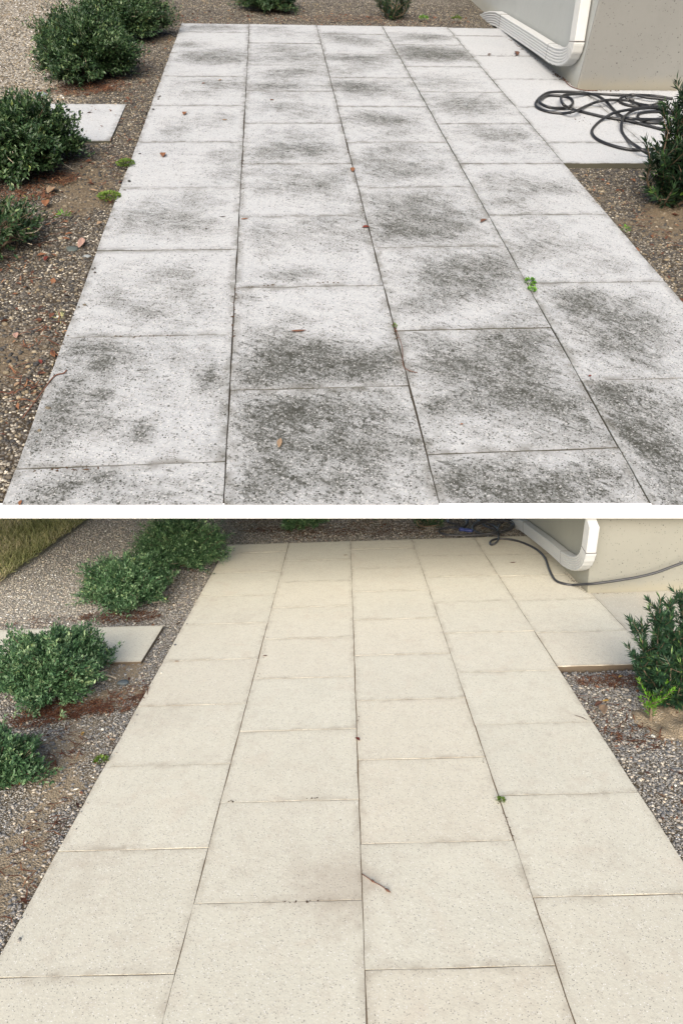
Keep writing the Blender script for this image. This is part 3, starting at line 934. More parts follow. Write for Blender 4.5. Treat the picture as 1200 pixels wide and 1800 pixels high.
mesh_obj('hose_line', LO, LO.U(880, 950), V, Fc, M_HOSE_G, hz, smooth=True)
tag(hz, 'grey garden hose coiled on gravel, its end trailing past the lower downspout along the wall', 'hose')
pp = [LO.U(760 + a_ / 2.79, 900 + b_ / 2.79, .05) for a_, b_ in ((130, 84), (160, 88), (195, 93))]
V, Fc = tube(catmull(pp, 5), [.022, .034, .034, .03, .03, .026, .034, .034, .034, .026, .022], 12)
mesh_obj('connector', LO, LO.U(880, 950), V, Fc, M_BLUE, hz, smooth=True)


# ------------------------------------------------------------------ plants
def leaf_quads(P, D, Nn, L, Wd, tint):
    """P base points, D directions, Nn normals: folded rhombic leaves, two triangles each side of the midrib"""
    D = D / np.linalg.norm(D, axis=1, keepdims=True)
    S = np.cross(D, Nn); S /= np.linalg.norm(S, axis=1, keepdims=True) + 1e-9
    Uv = np.cross(S, D)
    L = L[:, None]; Wd = Wd[:, None]
    a = P; b = P + D * L * 0.45 + S * Wd + Uv * Wd * 0.35; c = P + D * L - Uv * L * 0.08; d = P + D * L * 0.45 - S * Wd + Uv * Wd * 0.35
    V = np.stack([a, b, c, d], 1).reshape(-1, 3)
    n = len(P); i = np.arange(n) * 4
    Fq = np.concatenate([np.stack([i, i + 1, i + 2], -1), np.stack([i, i + 2, i + 3], -1)])
    return V, Fq, np.concatenate([tint, tint])


def shrub(site, c, r, h, label, mat, seed, ntw=900, lpt=30, leaf=0.040, cat='bush', group='low shrubs planted in the gravel', name='shrub', loose=0.20, up_=None):
    g = np.random.default_rng(seed)
    c = np.array([c[0], c[1], -0.03])
    e = empty(name, site, c)
    tag(e, label, cat, group)
    # lobed outline
    ph = g.uniform(0, 6.28, 8)
    def radius(az, el):
        k = 1 + 0.17 * np.sin(3 * az + ph[0]) * np.cos(el) + 0.13 * np.sin(5 * az + ph[1] + 2 * el) + 0.08 * np.sin(8 * az + ph[2] - 4 * el) + 0.09 * np.sin(6 * el + ph[3] + 3 * az)
        return k
    az = g.uniform(0, 2 * math.pi, ntw); el = np.arcsin(g.uniform(-0.28, 1.0, ntw))
    k = radius(az, el) * (1 + g.normal(0, 0.5, ntw).clip(-1, 1.3) * loose)
    k = np.where(g.random(ntw) < .05, k * g.uniform(1.1, 1.3, ntw), k)
    dirs = np.stack([np.cos(az) * np.cos(el), np.sin(az) * np.cos(el), np.sin(el)], -1)
    rad = np.array([r, r, h * 0.62])
    tip = dirs * rad * k[:, None] + np.array([0, 0, h * 0.36])
    tip[:, 2] = np.maximum(tip[:, 2], 0.02 + 0.05 * g.random(ntw))
    start = np.array([0, 0, h * 0.2]) + dirs * rad * 0.30
    # leaves up the outer part of each twig
    t = g.uniform(0.35, 1.02, (ntw, lpt)) ** 0.75
    P = start[:, None] + (tip - start)[:, None] * t[..., None] + g.normal(0, 0.016 * r / 0.6, (ntw, lpt, 3))
    out = (tip - start); out /= np.linalg.norm(out, axis=1, keepdims=True)
    D = out[:, None] * 0.75 + g.normal(0, 0.62, (ntw, lpt, 3)); D[..., 2] += 0.25
    Nn = out[:, None] * 0.5 + np.array([0, 0, 0.9]) + g.normal(0, 0.45, (ntw, lpt, 3))
    P = P.reshape(-1, 3) + c; D = D.reshape(-1, 3); Nn = Nn.reshape(-1, 3)
    n = len(P)
    P[:, 2] = np.maximum(P[:, 2], -0.02)
    L = leaf * g.uniform(0.6, 1.25, n); Wd = L * g.uniform(0.17, 0.26, n)
    twt = np.repeat(g.normal(0, 0.19, ntw), lpt)
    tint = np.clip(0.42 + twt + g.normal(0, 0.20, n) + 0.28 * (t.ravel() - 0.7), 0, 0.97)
    tint[g.random(n) < 0.004] = 1.0
    Vv, Ff, T = leaf_quads(P, D, Nn, L, Wd, tint)
    mesh_obj('foliage', site, c, Vv, Ff, mat, e, tint=T)
    V, Fc = [], []
    for i in range(0, min(ntw, 420), 2):
        s0 = c + np.array([g.normal(0, .03), g.normal(0, .03), 0.0])
        mid = c + start[i] * 0.8 + g.normal(0, .03, 3)
        tube(np.array([s0, mid, c + tip[i] * 0.97]), [0.009, 0.005, 0.0022], 4, V, Fc, False)
    nb_ = len(Fc)
    # a few bare dry twigs poking out
    for i in range(9):
        a_ = g.uniform(0, 6.28)
        b0 = c + np.array([math.cos(a_) * r * .6, math.sin(a_) * r * .6, h * g.uniform(.1, .5)])
        b1 = b0 + np.array([math.cos(a_ + g.normal(0, .5)) * r * .55, math.sin(a_ + g.normal(0, .5)) * r * .55, g.uniform(-.06, .1)])
        b1[2] = max(b1[2], 0.0)
        tube(catmull([b0, (b0 + b1) / 2 + g.normal(0, .02, 3), b1], 4), np.linspace(.005, .002, 9), 4, V, Fc, False)
    mesh_obj('branches', site, c, V, Fc, [M_WOOD, M_DRYTWIG], e, smooth=True, midx=[0] * nb_ + [1] * (len(Fc) - nb_))
    return e


G_UP = 'low dark shrubs in the upper gravel'
G_LO = 'low green shrubs in the lower gravel'
shrub(UP, UP.U(155, 130), 0.52, 0.60, 'full dark green bush just above the stained stepping slab', M_BUSH, 11, 1400, 32, group=G_UP)
shrub(UP, UP.U(215, 60), 0.55, 0.55, 'dark green bush at the top edge, partly hidden behind a fuller bush', M_BUSH, 12, 1200, 28, group=G_UP)
shrub(UP, UP.U(40, 288), 0.42, 0.50, 'dark bush overhanging the stained stepping slab at the left edge', M_BUSH, 13, 1400, 32, group=G_UP, loose=.24)
shrub(UP, UP.U(-8, 425), 0.32, 0.34, 'thin straggly bush cut by the left edge beside dead leaves, lowest in the upper gravel', M_BUSH, 14, 230, 16, leaf=.038, group=G_UP, loose=.35)
shrub(UP, UP.U(475, 14), 0.42, 0.42, 'small bush peeping in at the top edge behind the stained patio', M_BUSH, 15, 500, 28, group=G_UP)
shrub(LO, LO.U(228, 1052), 0.48, 0.55, 'rounded green bush beyond the cream stepping slab, nearest of the overlapping pair', M_BUSH_L, 21, 1400, 32, group=G_LO)
shrub(LO, LO.U(318, 992), 0.56, 0.72, 'wide green bush behind another, near the far left corner of the beige patio', M_BUSH_L, 22, 1500, 32, group=G_LO)
shrub(LO, LO.U(98, 1205), 0.46, 0.54, 'big green bush in front of the cream stepping slab at the left edge', M_BUSH_L, 23, 1500, 32, group=G_LO)
shrub(LO, LO.U(4, 1362), 0.27, 0.32, 'partly visible bush low at the left edge beside the clean patio', M_BUSH_L, 24, 600, 26, leaf=.038, group=G_LO, loose=.25)
shrub(LO, LO.U(532, 924), 0.34, 0.42, 'small green bush under the white edge behind the left half of the clean patio', M_BUSH_L, 25, 600, 28, group=G_LO)
shrub(LO, LO.U(452, 905), 0.40, 0.45, 'bush almost hidden under the white edge, left of the small bushes behind the patio', M_BUSH_L, 26, 500, 28, group=G_LO)
shrub(LO, LO.U(648, 905), 0.34, 0.42, 'bush just showing beneath the white edge at the middle of the far gravel', M_BUSH_L, 27, 500, 28, group=G_LO)
shrub(LO, LO.U(405, 935), 0.36, 0.50, 'bush farthest back in the left row, touching the white edge', M_BUSH_L, 28, 700, 18, group=G_LO) if False else None


def needle_plant(site, c, stems, label, mat, seed, cat='shrub', nl=0.085, nw=0.0065, group=None, name='yew_shrub', per=70, bark=M_WOOD):
    """stems: list of control point lists (site coordinates) clothed in narrow needles"""
    g = np.random.default_rng(seed)
    c = np.array(c, float)
    e = empty(name, site, c); tag(e, label, cat, group)
    V, Fc = [], []
    P_, D_, N_, T_, L_ = [], [], [], [], []
    def clothe(path, dens, bright, ln):
        n = int(dens)
        t = np.sort(g.uniform(0.12, 1.0, n)) * (len(path) - 1)
        i = np.minimum(t.astype(int), len(path) - 2)
        fr = (t - i)[:, None]
        p = path[i] * (1 - fr) + path[i + 1] * fr
        tg = path[i + 1] - path[i]; tg /= np.linalg.norm(tg, axis=1, keepdims=True)
        rnd = g.normal(0, 1, (n, 3)); side = rnd - (rnd * tg).sum(1, keepdims=True) * tg
        side /= np.linalg.norm(side, axis=1, keepdims=True)
        k = (t / (len(path) - 1))[:, None]
        d = side * (1.0 - 0.45 * k) + tg * (0.45 + 0.7 * k)
        P_.append(p); D_.append(d); N_.append(tg + g.normal(0, .3, (n, 3)))
        T_.append(np.clip(0.42 + g.normal(0, .18, n) + bright * k[:, 0], 0, 1)); L_.append(ln * g.uniform(.6, 1.15, n))
    for st in stems:
        path = catmull(st, 6)
        ln = np.linalg.norm(np.diff(path, axis=0), axis=1).sum()
        tube(path, np.linspace(.014, .004, len(path)), 6, V, Fc, False)
        clothe(path, per * ln * 1.5, .15, nl)
        nb = int(9 * ln) + 2
        for b in range(nb):
            i = int(len(path) * g.uniform(.15, .95)); i = min(i, len(path) - 2)
            a_ = g.uniform(0, 6.28)
            o_ = np.array([math.cos(a_), math.sin(a_), g.uniform(.3, 1.1)]); o_ /= np.linalg.norm(o_)
            l2 = g.uniform(.10, .24)
            sh = catmull([path[i], path[i] + o_ * l2 * .5 + g.normal(0, .01, 3), path[i] + o_ * l2 + np.array([0, 0, .03])], 4)
            tube(sh, np.linspace(.005, .002, len(sh)), 4, V, Fc, False)
            clothe(sh, per * l2 * 2.1, .35 if g.random() < .25 else .1, nl * .85)
    P = np.concatenate(P_); D = np.concatenate(D_); Nn = np.concatenate(N_); T = np.concatenate(T_); L = np.concatenate(L_)
    Vv, Ff, T2 = leaf_quads(P, D, Nn, L, np.full(len(P), nw), T)
    mesh_obj('foliage', site, c, Vv, Ff, mat, e, tint=T2)
    mesh_obj('stems', site, c, V, Fc, bark, e, smooth=True)
    return e


def yew_stems(site, c, tops, seed, fan=0.06):
    g = np.random.default_rng(seed)
    out = []
    for (dx, dy, h) in tops:
        b = np.array([c[0], c[1], -0.03]) + np.array([g.normal(0, fan / 2), g.normal(0, fan / 2), 0])
        t = b + np.array([dx, dy, h])
        m_ = b + np.array([dx * .65, dy * .65, h * .42]) + g.normal(0, .03, 3)
        out.append([b, m_, t])
    return out


cu = UP.U(1176, 352)
g = np.random.default_rng(5)
tops = [(-.10, 0.02, 1.12), (-.02, .10, 1.0), (.10, 0, 1.1), (-.16, -.05, .85), (-.20, .05, .62), (-.24, -.02, .36), (.2, .05, .95), (.15, -.12, .7), (-.12, -.12, .5), (.25, .1, .6), (-.18, .12, .72), (.02, -.15, .85), (-.02, -.05, .6), (.3, -.05, .4), (-.1, -.2, .2), (0, -.18, .3), (-.05, .15, .8), (.05, .02, .9), (-.06, .0, .7), (.0, -.08, .45)]
needle_plant(UP, (cu[0], cu[1], -.04), yew_stems(UP, cu, tops, 6), 'dark narrow-leaved yew shrub at the right edge overlapping the coiled black hose', M_YEW, 31, nl=.095, per=100, group='upright yew shrubs at the wall ends')
cl = LO.U(1190, 1232)
tops = [(-.20, 0.02, 1.02), (-.12, .10, .95), (.0, 0, 1.15), (-.28, -.02, .82), (-.36, .02, .62), (-.40, .05, .48), (.2, .05, 1.0), (.12, -.12, .8), (-.20, -.10, .55), (.25, .1, .6), (-.30, .12, .75), (-.02, -.15, .85), (-.1, -.05, .7), (.3, -.05, .4), (-.26, -.12, .3), (-.1, -.18, .3), (-.05, .15, .9), (-.15, .02, .85), (-.22, .0, .65), (-.12, -.08, .45), (-.3, -.05, .4), (.06, -.03, .8), (-.30, .0, .16), (-.22, -.16, .18), (-.05, -.22, .2), (-.34, .08, .26), (-.14, -.2, .3), (.05, -.2, .35), (-.2, .06, .3), (-.08, -.1, .55), (-.02, .02, .95), (-.16, -.04, .75)]
needle_plant(LO, (cl[0], cl[1], -.04), yew_stems(LO, cl, tops, 8), 'bushy green yew shrub at the right edge beside the clean patio and trailing hose', M_YEW_L, 32, nl=.085, per=150, group='upright yew shrubs at the wall ends')
c3 = LO.U(752, 922)
needle_plant(LO, (c3[0], c3[1], -.03), yew_stems(LO, c3, [(math.cos(a_) * .28, math.sin(a_) * .28, .28 + .1 * (i_ % 3)) for i_, a_ in enumerate(np.linspace(0, 6.2, 11))], 9), 'small spiky green shrub behind the clean patio, left of the coiled grey hose', M_YEW_L, 33, per=80)
c3 = UP.U(693, 28)
needle_plant(UP, (c3[0], c3[1], -.03), yew_stems(UP, c3, [(math.cos(a_) * .22, math.sin(a_) * .22, .22) for a_ in np.linspace(0, 6.2, 9)], 9), 'small spiky dark shrub at the top edge behind the stained patio', M_YEW, 34, per=80)
# fresh green shoots at the feet of the yews
c3 = LO.U(1143, 1262)
needle_plant(LO, (c3[0], c3[1], -.03), [[c3 + (0, 0, -.03), c3 + (0, .01, .10), c3 + (-.03 + .04 * k, .01 * k, .13 + .015 * k)] for k in range(3)], 'bright lime green shoot rising from the soil under the lower yew', M_WEED, 35, cat='shoot', nl=.06, nw=.006, name='young_shoot', per=70)
c3 = UP.U(1172, 348)
needle_plant(UP, (c3[0], c3[1], -.03), [[c3 + (0, 0, -.03), c3 + (0, .01, .05), c3 + (-.03 + .03 * k, -.03, .10 + .02 * k)] for k in range(3)], 'bright green shoot at the foot of the upper yew above bare soil', M_WEED, 36, cat='shoot', nl=.08, nw=.008, name='young_shoot', per=60)


def clump(site, px, py, r, h, n, label, mat, seed, name, cat, leaf, group=None, wide=.35):
    g = np.random.default_rng(seed)
    c = site.U(px, py)
    a_ = g.uniform(0, 6.28, n); rr = r * np.sqrt(g.random(n))
    P = c + np.stack([np.cos(a_) * rr, np.sin(a_) * rr, h * (1 - (rr / r) ** 2) * g.uniform(.2, 1, n) + .002], -1)
    D = np.stack([np.cos(a_), np.sin(a_), g.uniform(.1, 1.1, n)], -1) + g.normal(0, .4, (n, 3))
    D[:, 2] = np.abs(D[:, 2])
    Nn = np.array([0, 0, 1.0]) + g.normal(0, .35, (n, 3))
    L = leaf * g.uniform(.6, 1.3, n)
    V, F_, T = leaf_quads(P, D, Nn, L, L * wide, np.clip(g.normal(.55, .22, n), 0, 1))
    return tag(mesh_obj(name, site, c, V, F_, mat, tint=T), label, cat, group)


clump(UP, 930, 497, .032, .03, 60, 'bright green weed with rounded leaves growing in the joint of the stained patio', M_WEED, 41, 'weed', 'weed', .022)
clump(UP, 934, 510, .022, .02, 30, 'small offshoot just below the bright green weed in the stained patio joint', M_WEED, 42, 'weed', 'weed', .02)
clump(LO, 880, 1410, .022, .03, 34, 'olive green weed growing in a joint of the clean patio', M_MOSS, 43, 'weed', 'weed', .024)
clump(UP, 221, 288, .075, .03, 300, 'green moss clump touching the left edge of the stained patio, upper of the pair', M_MOSS, 44, 'moss_clump', 'moss', .02, 'moss clumps at the patio edge')
clump(UP, 192, 346, .085, .03, 320, 'green moss clump touching the left edge of the stained patio, lower of the pair', M_MOSS, 45, 'moss_clump', 'moss', .02, 'moss clumps at the patio edge')
clump(UP, 693, 574, .014, .012, 14, 'tiny yellow green sprout at a slab corner of the stained patio', M_MOSS, 46, 'sprout', 'sprout', .014)
clump(UP, 1097, 405, .03, .03, 40, 'small green tuft in the right hand gravel beside the stained slab', M_WEED, 47, 'weed', 'weed', .03, wide=.12)
clump(UP, 744, 33, .06, .04, 90, 'green tuft in the gravel behind the stained patio, left of two', M_WEED, 48, 'weed', 'weed', .04, wide=.15)
clump(UP, 802, 34, .07, .04, 90, 'green tuft in the gravel behind the stained patio, nearest the downspout', M_MOSS, 49, 'weed', 'weed', .04, wide=.15)
clump(UP, 112, 382, .03, .04, 26, 'thin grass tuft in the gravel left of the stained slabs', M_WEED, 50, 'grass_tuft', 'grass', .05, wide=.07)
clump(UP, 108, 563, .022, .03, 16, 'yellowed grass tuft at the edge of the stained patio', M_GRASS, 51, 'grass_tuft', 'grass', .045, wide=.06)
clump(LO, 178, 1338, .05, .02, 60, 'flat green weed in the gravel left of the clean patio', M_MOSS, 52, 'weed', 'weed', .03)


# ------------------------------------------------------------------ loose ground cover
OCT = np.array([(1, 0, 0), (-1, 0, 0), (0, 1, 0), (0, -1, 0), (0, 0, 1), (0, 0, -1)], float)
t_ = (1 + 5 ** .5) / 2
ICO = np.array([(-1, t_, 0), (1, t_, 0), (-1, -t_, 0), (1, -t_, 0), (0, -1, t_), (0, 1, t_), (0, -1, -t_), (0, 1, -t_), (t_, 0, -1), (t_, 0, 1), (-t_, 0, -1), (-t_, 0, 1)]) / math.sqrt(1 + t_ * t_)
ICF = np.array([(0, 11, 5), (0, 5, 1), (0, 1, 7), (0, 7, 10), (0, 10, 11), (1, 5, 9), (5, 11, 4), (11, 10, 2), (10, 7, 6), (7, 1, 8), (3, 9, 4), (3, 4, 2), (3, 2, 6), (3, 6, 8), (3, 8, 9), (4, 9, 5), (2, 4, 11), (6, 2, 10), (8, 6, 7), (9, 8, 1)])


def pebbles(site, regions, zf, mat, seed, size, soilf, xmax=None):
    g = np.random.default_rng(seed)
    P = []
    for (x0, x1, y0, y1, dens) in regions:
        n = int((x1 - x0) * (y1 - y0) * dens)
        P.append(np.stack([g.uniform(x0, x1, n), g.uniform(y0, y1, n)], -1))
    P = np.concatenate(P)
    keep = g.random(len(P)) > soilf(P[:, 0], P[:, 1]) * 1.2 * (0.5 + g.random(len(P)))
    P = P[keep]
    if site is UP:
        ok = ((P[:, 0] - E0[0]) * e_out[0] + (P[:, 1] - E0[1]) * e_out[1]) < -0.03
        ok &= ((P[:, 0] - LN[0]) * CUT_L[1][0] + (P[:, 1] - LN[1]) * CUT_L[1][1]) < 0
        P = P[ok]
    n = len(P)
    s = size * np.exp(g.normal(0, .32, n)).clip(.4, 2.2)
    sc = np.stack([s * g.uniform(.8, 1.3, n), s * g.uniform(.6, 1.0, n), s * g.uniform(.4, .65, n)], -1)
    a = g.uniform(0, 6.28, n)
    v = ICO[None] * (1 + g.normal(0, .10, (n, 12, 1))) * sc[:, None]
    tilt = g.normal(0, .35, n)
    y2 = v[..., 1] * np.cos(tilt)[:, None] - v[..., 2] * np.sin(tilt)[:, None]
    z2_ = v[..., 1] * np.sin(tilt)[:, None] + v[..., 2] * np.cos(tilt)[:, None]
    X = v[..., 0] * np.cos(a)[:, None] - y2 * np.sin(a)[:, None]
    Y = v[..., 0] * np.sin(a)[:, None] + y2 * np.cos(a)[:, None]
    z0 = zf(P[:, 0], P[:, 1])
    z0 = np.where((P[:, 0] > 0) & (P[:, 0] < 4) & (P[:, 1] < 10.1), 0.0, z0)
    V = np.stack([X + P[:, :1], Y + P[:, 1:], z2_ + (z0 + s * .12)[:, None]], -1).reshape(-1, 3)
    Fi = (ICF[None] + (np.arange(n) * 12)[:, None, None]).reshape(-1, 3)
    tint = np.repeat(np.clip(g.beta(1.6, 2.7, n) + .18 * pale_at(site, P[:, 0], P[:, 1]), 0, 1), 20)
    return tag(mesh_obj('gravel', site, (0, 0, 0), V, Fi, mat, smooth=True, tint=tint), kind='stuff')


pebbles(UP, [(-1.8, -0.02, 2.2, 9.0, 1700), (-3.4, -0.02, 9.0, 14.0, 1100), (4.03, 5.2, 3.6, 6.38, 1900), (0.004, .07, 2.4, 11.5, 45), (-0.02, 4.9, 12.13, 14.0, 800)], z_up, M_PB_UP, 61, .0098, soil_up)
pebbles(LO, [(-3.0, -0.02, 2.9, 12.6, 1500), (4.03, 6.0, 3.0, 5.82, 1900), (-0.02, 5.0, 10.2, 12.6, 1100), (0.004, .07, 2.6, 10, 45)], z_low, M_PB_LO, 62, .0105, soil_low)


def ribbons(site, patches, mat, seed, length, width, name='pine_straw', zf=None, zoff=0.012, spread=.03):
    """patches: (px, py, rx, ry, n) in picture measure turned to ground positions"""
    g = np.random.default_rng(seed)
    V, Fq, T = [], [], []
    for (px, py, rx, ry, n) in patches:
        c = site.U(px, py); ax = abs(site.U(px + rx, py)[0] - c[0]); ay = np.linalg.norm(site.U(px, py - ry) - c)
        for i in range(n):
            a = g.uniform(0, 6.28); q_ = math.sqrt(g.random())
            x, y = c[0] + math.cos(a) * q_ * ax, c[1] + math.sin(a) * q_ * ay
            if x > -0.0 and x < 4 and y < 10.1: 
                if g.random() < .93: continue
                z = .006
            else:
                z = float(zf(np.array([x]), np.array([y]))[0]) + zoff + g.random() * .02
            b = g.normal(0.2, .9); L = length * g.uniform(.4, 1.2); cv = g.normal(0, .35)
            base = len(V)
            for k in range(4):
                t = k / 3 - .5
                dx = math.cos(b + cv * t); dy = math.sin(b + cv * t)
                p = np.array([x + dx * L * t, y + dy * L * t, z + g.normal(0, .004)])
                w_ = width * (1 - 1.2 * abs(t))
                V.append(p + np.array([-dy, dx, .4]) * w_); V.append(p - np.array([-dy, dx, -.4]) * w_)
            for k in range(3):
                Fq.append((base + 2 * k, base + 2 * k + 1, base + 2 * k + 3, base + 2 * k + 2)); T.append(g.beta(2, 2.5))
    return tag(mesh_obj(name, site, (0, 0, 0), V, Fq, mat, tint=T), kind='stuff')


ribbons(UP, [(140, 156, 60, 11, 260), (190, 152, 40, 10, 110), (40, 335, 60, 14, 160), (100, 310, 40, 12, 100), (600, 30, 90, 5, 120), (650, 33, 160, 6, 120), (200, 300, 40, 30, 30), (60, 430, 50, 60, 40), (60, 620, 40, 90, 40), (240, 130, 30, 50, 40), (230, 200, 20, 60, 30), (1150, 400, 30, 50, 20), (300, 35, 30, 15, 60)], M_STRAW, 71, .10, .0045, zf=z_up)
ribbons(LO, [(210, 1080, 70, 10, 260), (120, 1245, 75, 14, 260), (60, 1262, 50, 14, 110), (200, 1235, 60, 14, 110), (240, 1215, 50, 14, 70), (470, 930, 40, 6, 120), (620, 928, 130, 10, 320), (720, 935, 80, 6, 160), (550, 938, 80, 8, 120), (60, 1090, 70, 10, 50), (1080, 1192, 70, 10, 160), (1060, 1260, 60, 40, 50), (90, 1320, 60, 40, 60), (60, 1500, 50, 90, 40), (1120, 1290, 50, 20, 40)], M_STRAW, 72, .12, .0055, zf=z_low)


def litter(site, n, regs, zf, seed):
    g = np.random.default_rng(seed)
    P = []
    tot = sum((b - a) * (d - c) for a, b, c, d in regs)
    for a, b, c, d in regs:
        k = int(n * (b - a) * (d - c) / tot)
        P.append(np.stack([g.uniform(a, b, k), g.uniform(c, d, k)], -1))
    P = np.concatenate(P); k = len(P)
    # drifts gather near the paving edge
    z = zf(P[:, 0], P[:, 1]) + .012 + .012 * g.random(k)
    z = np.where(z < -.045, .004, z)
    Q = np.stack([P[:, 0], P[:, 1], z], -1)
    a = g.uniform(0, 6.28, k)
    D = np.stack([np.cos(a), np.sin(a), g.normal(0, .15, k)], -1)
    Nn = np.array([0, 0, 1.0]) + g.normal(0, .4, (k, 3))
    L = g.uniform(.02, .075, k) * g.choice([.6, 1.0], k)
    V, F_, T = leaf_quads(Q, D, Nn, L, L * g.uniform(.12, .3, k), g.beta(1.4, 2, k))
    return tag(mesh_obj('leaf_litter', site, (0, 0, 0), V, F_, M_STRAW, tint=T), kind='stuff')


litter(UP, 900, [(-1.3, -.02, 2.3, 9.0), (4.02, 5.0, 3.8, 6.3), (-1.2, -.02, 9.0, 12.8), (0, 4.6, 12.15, 13.2)], z_up, 75)
litter(LO, 900, [(-1.3, -.02, 2.9, 8.6), (4.02, 5.4, 3.0, 5.8), (-1.2, -.02, 8.6, 11.2), (0, 4.6, 10.2, 11.6)], z_low, 76)


def grass(site, x0, x1, y0, y1, n, seed):
    g = np.random.default_rng(seed)
    x = g.uniform(x0, x1, n); y = g.uniform(y0, y1, n)
    P = np.stack([x, y, np.zeros(n)], -1)
    D = np.stack([g.normal(.15, .55, n), g.normal(0, .5, n), np.full(n, .8)], -1)
    Nn = g.normal(0, 1, (n, 3))
    L = g.uniform(.05, .15, n)
    pat = np.sin(x * 5 + y * 2) * .12 + np.sin(y * 3.1 - x * 2) * .12
    V, F_, T = leaf_quads(P, D, Nn, L, np.full(n, .006), np.clip(g.normal(.5, .2, n) + pat, 0, 1))
    return tag(mesh_obj('grass', site, (0, 0, 0), V, F_, M_GRASS, tint=T), kind='stuff')


grass(LO, -6.0, LAWN_E + .10, 8.2, 13.0, 30000, 81)


# ------------------------------------------------------------------ soil mounds
def mound(site, px, py, rx, ry, h, mat, seed):
    c = site.U(px, py)
    n = 30
    t = np.linspace(-1, 1, n)
    X, Y = np.meshgrid(t, t)
    rr = np.sqrt(X * X + Y * Y) * (1 + .08 * np.sin(5 * np.arctan2(Y, X)))
    Z = h * np.clip(1 - rr ** 2, -.6, 1) - .06 + .014 * field_noise(X * 6, Y * 6, seed)
    v = np.stack([c[0] + X * rx, c[1] + Y * ry, Z], -1).reshape(-1, 3)
    i, j = np.meshgrid(np.arange(n - 1), np.arange(n - 1)); a = (j * n + i).ravel()
    return tag(mesh_obj('soil_mound', site, tuple(c), v - 0, np.stack([a, a + 1, a + 1 + n, a + n], -1), mat, smooth=True, vattr={'soil': np.ones(n * n), 'pale': np.zeros(n * n)}), kind='structure')


mound(UP, 1168, 362, .24, .20, .05, M_GR_UP, 4)
mound(LO, 1180, 1262, .36, .34, .045, M_GR_LO, 5)


# ------------------------------------------------------------------ fallen leaves, stones, twigs
LEAFM = {}


def leafmat(c):
    if c not in LEAFM:
        LEAFM[c] = mat_flat('dead_leaf', {'brown': (0.12, 0.06, 0.04), 'orange': (0.20, 0.09, 0.045), 'tan': (0.25, 0.175, 0.115), 'red': (0.13, 0.03, 0.022), 'pink': (0.33, 0.21, 0.17), 'dark': (0.05, 0.035, 0.03), 'yellow': (0.36, 0.23, 0.07)}[c], 0.7, 0.3, 1.0, .3, 60)
    return LEAFM[c]


GL = 'dead leaves lying about'


def fallen(site, px, py, lpx, ang, c, label, wr=.26, z=None, name='fallen_leaf', curl=.1):
    """lpx: length in picture px; ang: direction in the picture, degrees"""
    a = math.radians(ang); lpx = lpx * (.85 if z is None else .72)
    dx, dy = math.cos(a) * lpx / 2, -math.sin(a) * lpx / 2
    zz = .004 if z is None else z
    A, B = site.U(px - dx, py - dy, zz), site.U(px + dx, py + dy, zz)
    L = np.linalg.norm(B - A); d = (B - A) / L; s = np.array([-d[1], d[0], 0])
    V, Fq = [], []
    n = 9
    g = random.Random(int(px * 7 + py))
    bend = g.uniform(-.12, .12)
    for i in range(n):
        t = i / (n - 1)
        w_ = L * wr * (math.sin(math.pi * min(1, t * 1.02 + .02)) ** .8) * .5 + .0006
        for k in (-1, -.5, 0, .5, 1):
            V.append(A + d * L * t + s * (w_ * k + bend * L * math.sin(math.pi * t)) + np.array([0, 0, (abs(k) ** 1.5 * w_ * .7 + curl * L * .35 * (2 * t - 1) ** 2) + .001]))
    for i in range(n - 1):
        for k in range(4):
            a0 = i * 5 + k
            Fq.append((a0, a0 + 1, a0 + 6, a0 + 5))
    o_ = mesh_obj(name, site, tuple(A), V, Fq, leafmat(c), smooth=True)
    so = o_.modifiers.new('thick', 'SOLIDIFY'); so.thickness = .0015 * site.w
    return tag(o_, label, 'leaf', GL)


GZ = -.015
fallen(UP, 525, 582, 32, 4, 'brown', 'long narrow brown leaf lying level on the stained slab, largest on the upper patio', .2)
fallen(UP, 492, 779, 20, 78, 'tan', 'small tan pointed leaf standing upright in view on the speckled slab', .35)
fallen(UP, 288, 273, 9, 70, 'orange', 'small orange brown leaf on the pale slab near the left patio edge', .5)
fallen(UP, 358, 147, 7, 10, 'orange', 'tiny orange leaf on the far left slabs, next to a fainter one', .4)
fallen(UP, 387, 141, 7, 15, 'tan', 'tiny tan leaf just right of a tiny orange leaf on the far left slabs', .4)
fallen(UP, 324, 200, 6, 75, 'orange', 'tiny brown leaf above the middle of a pale slab left', .5)
fallen(UP, 395, 211, 11, 0, 'tan', 'pale tan leaf near the first long joint, on the left column of slabs', .35)
fallen(UP, 478, 176, 9, 5, 'brown', 'brown leaf on a far slab in the second column', .4)
fallen(UP, 430, 385, 16, 6, 'orange', 'reddish leaf caught across the joint of the first and second columns', .22)
fallen(UP, 392, 381, 12, 5, 'dark', 'dark curled leaf sliver just left of the reddish leaf on the joint', .18)
fallen(UP, 850, 389, 15, 25, 'brown', 'brown curled leaf near the right side of a heavily stained slab', .35)
fallen(UP, 643, 400, 16, 5, 'red', 'dark red crumpled leaf in the joint at the middle of the patio', .5)
fallen(UP, 620, 299, 9, 80, 'orange', 'small orange leaf standing in the middle joint of the stained patio', .4)
fallen(UP, 1036, 661, 6, 20, 'red', 'tiny red leaf fragment at a joint near the right edge of the stained patio', .6)
fallen(UP, 811, 746, 7, 5, 'orange', 'tiny orange speck of leaf low on a stained slab', .5)
fallen(UP, 363, 403, 5, 5, 'dark', 'tiny dark leaf crumb on the stained slab in the left column', .7)
fallen(UP, 860, 96, 8, 5, 'brown', 'small dry leaf scrap on the clean slabs in front of the upper downspout', .4)
fallen(UP, 907, 95, 9, -60, 'brown', 'small dark leaf leaning on the joint below the sloping downspout', .3)
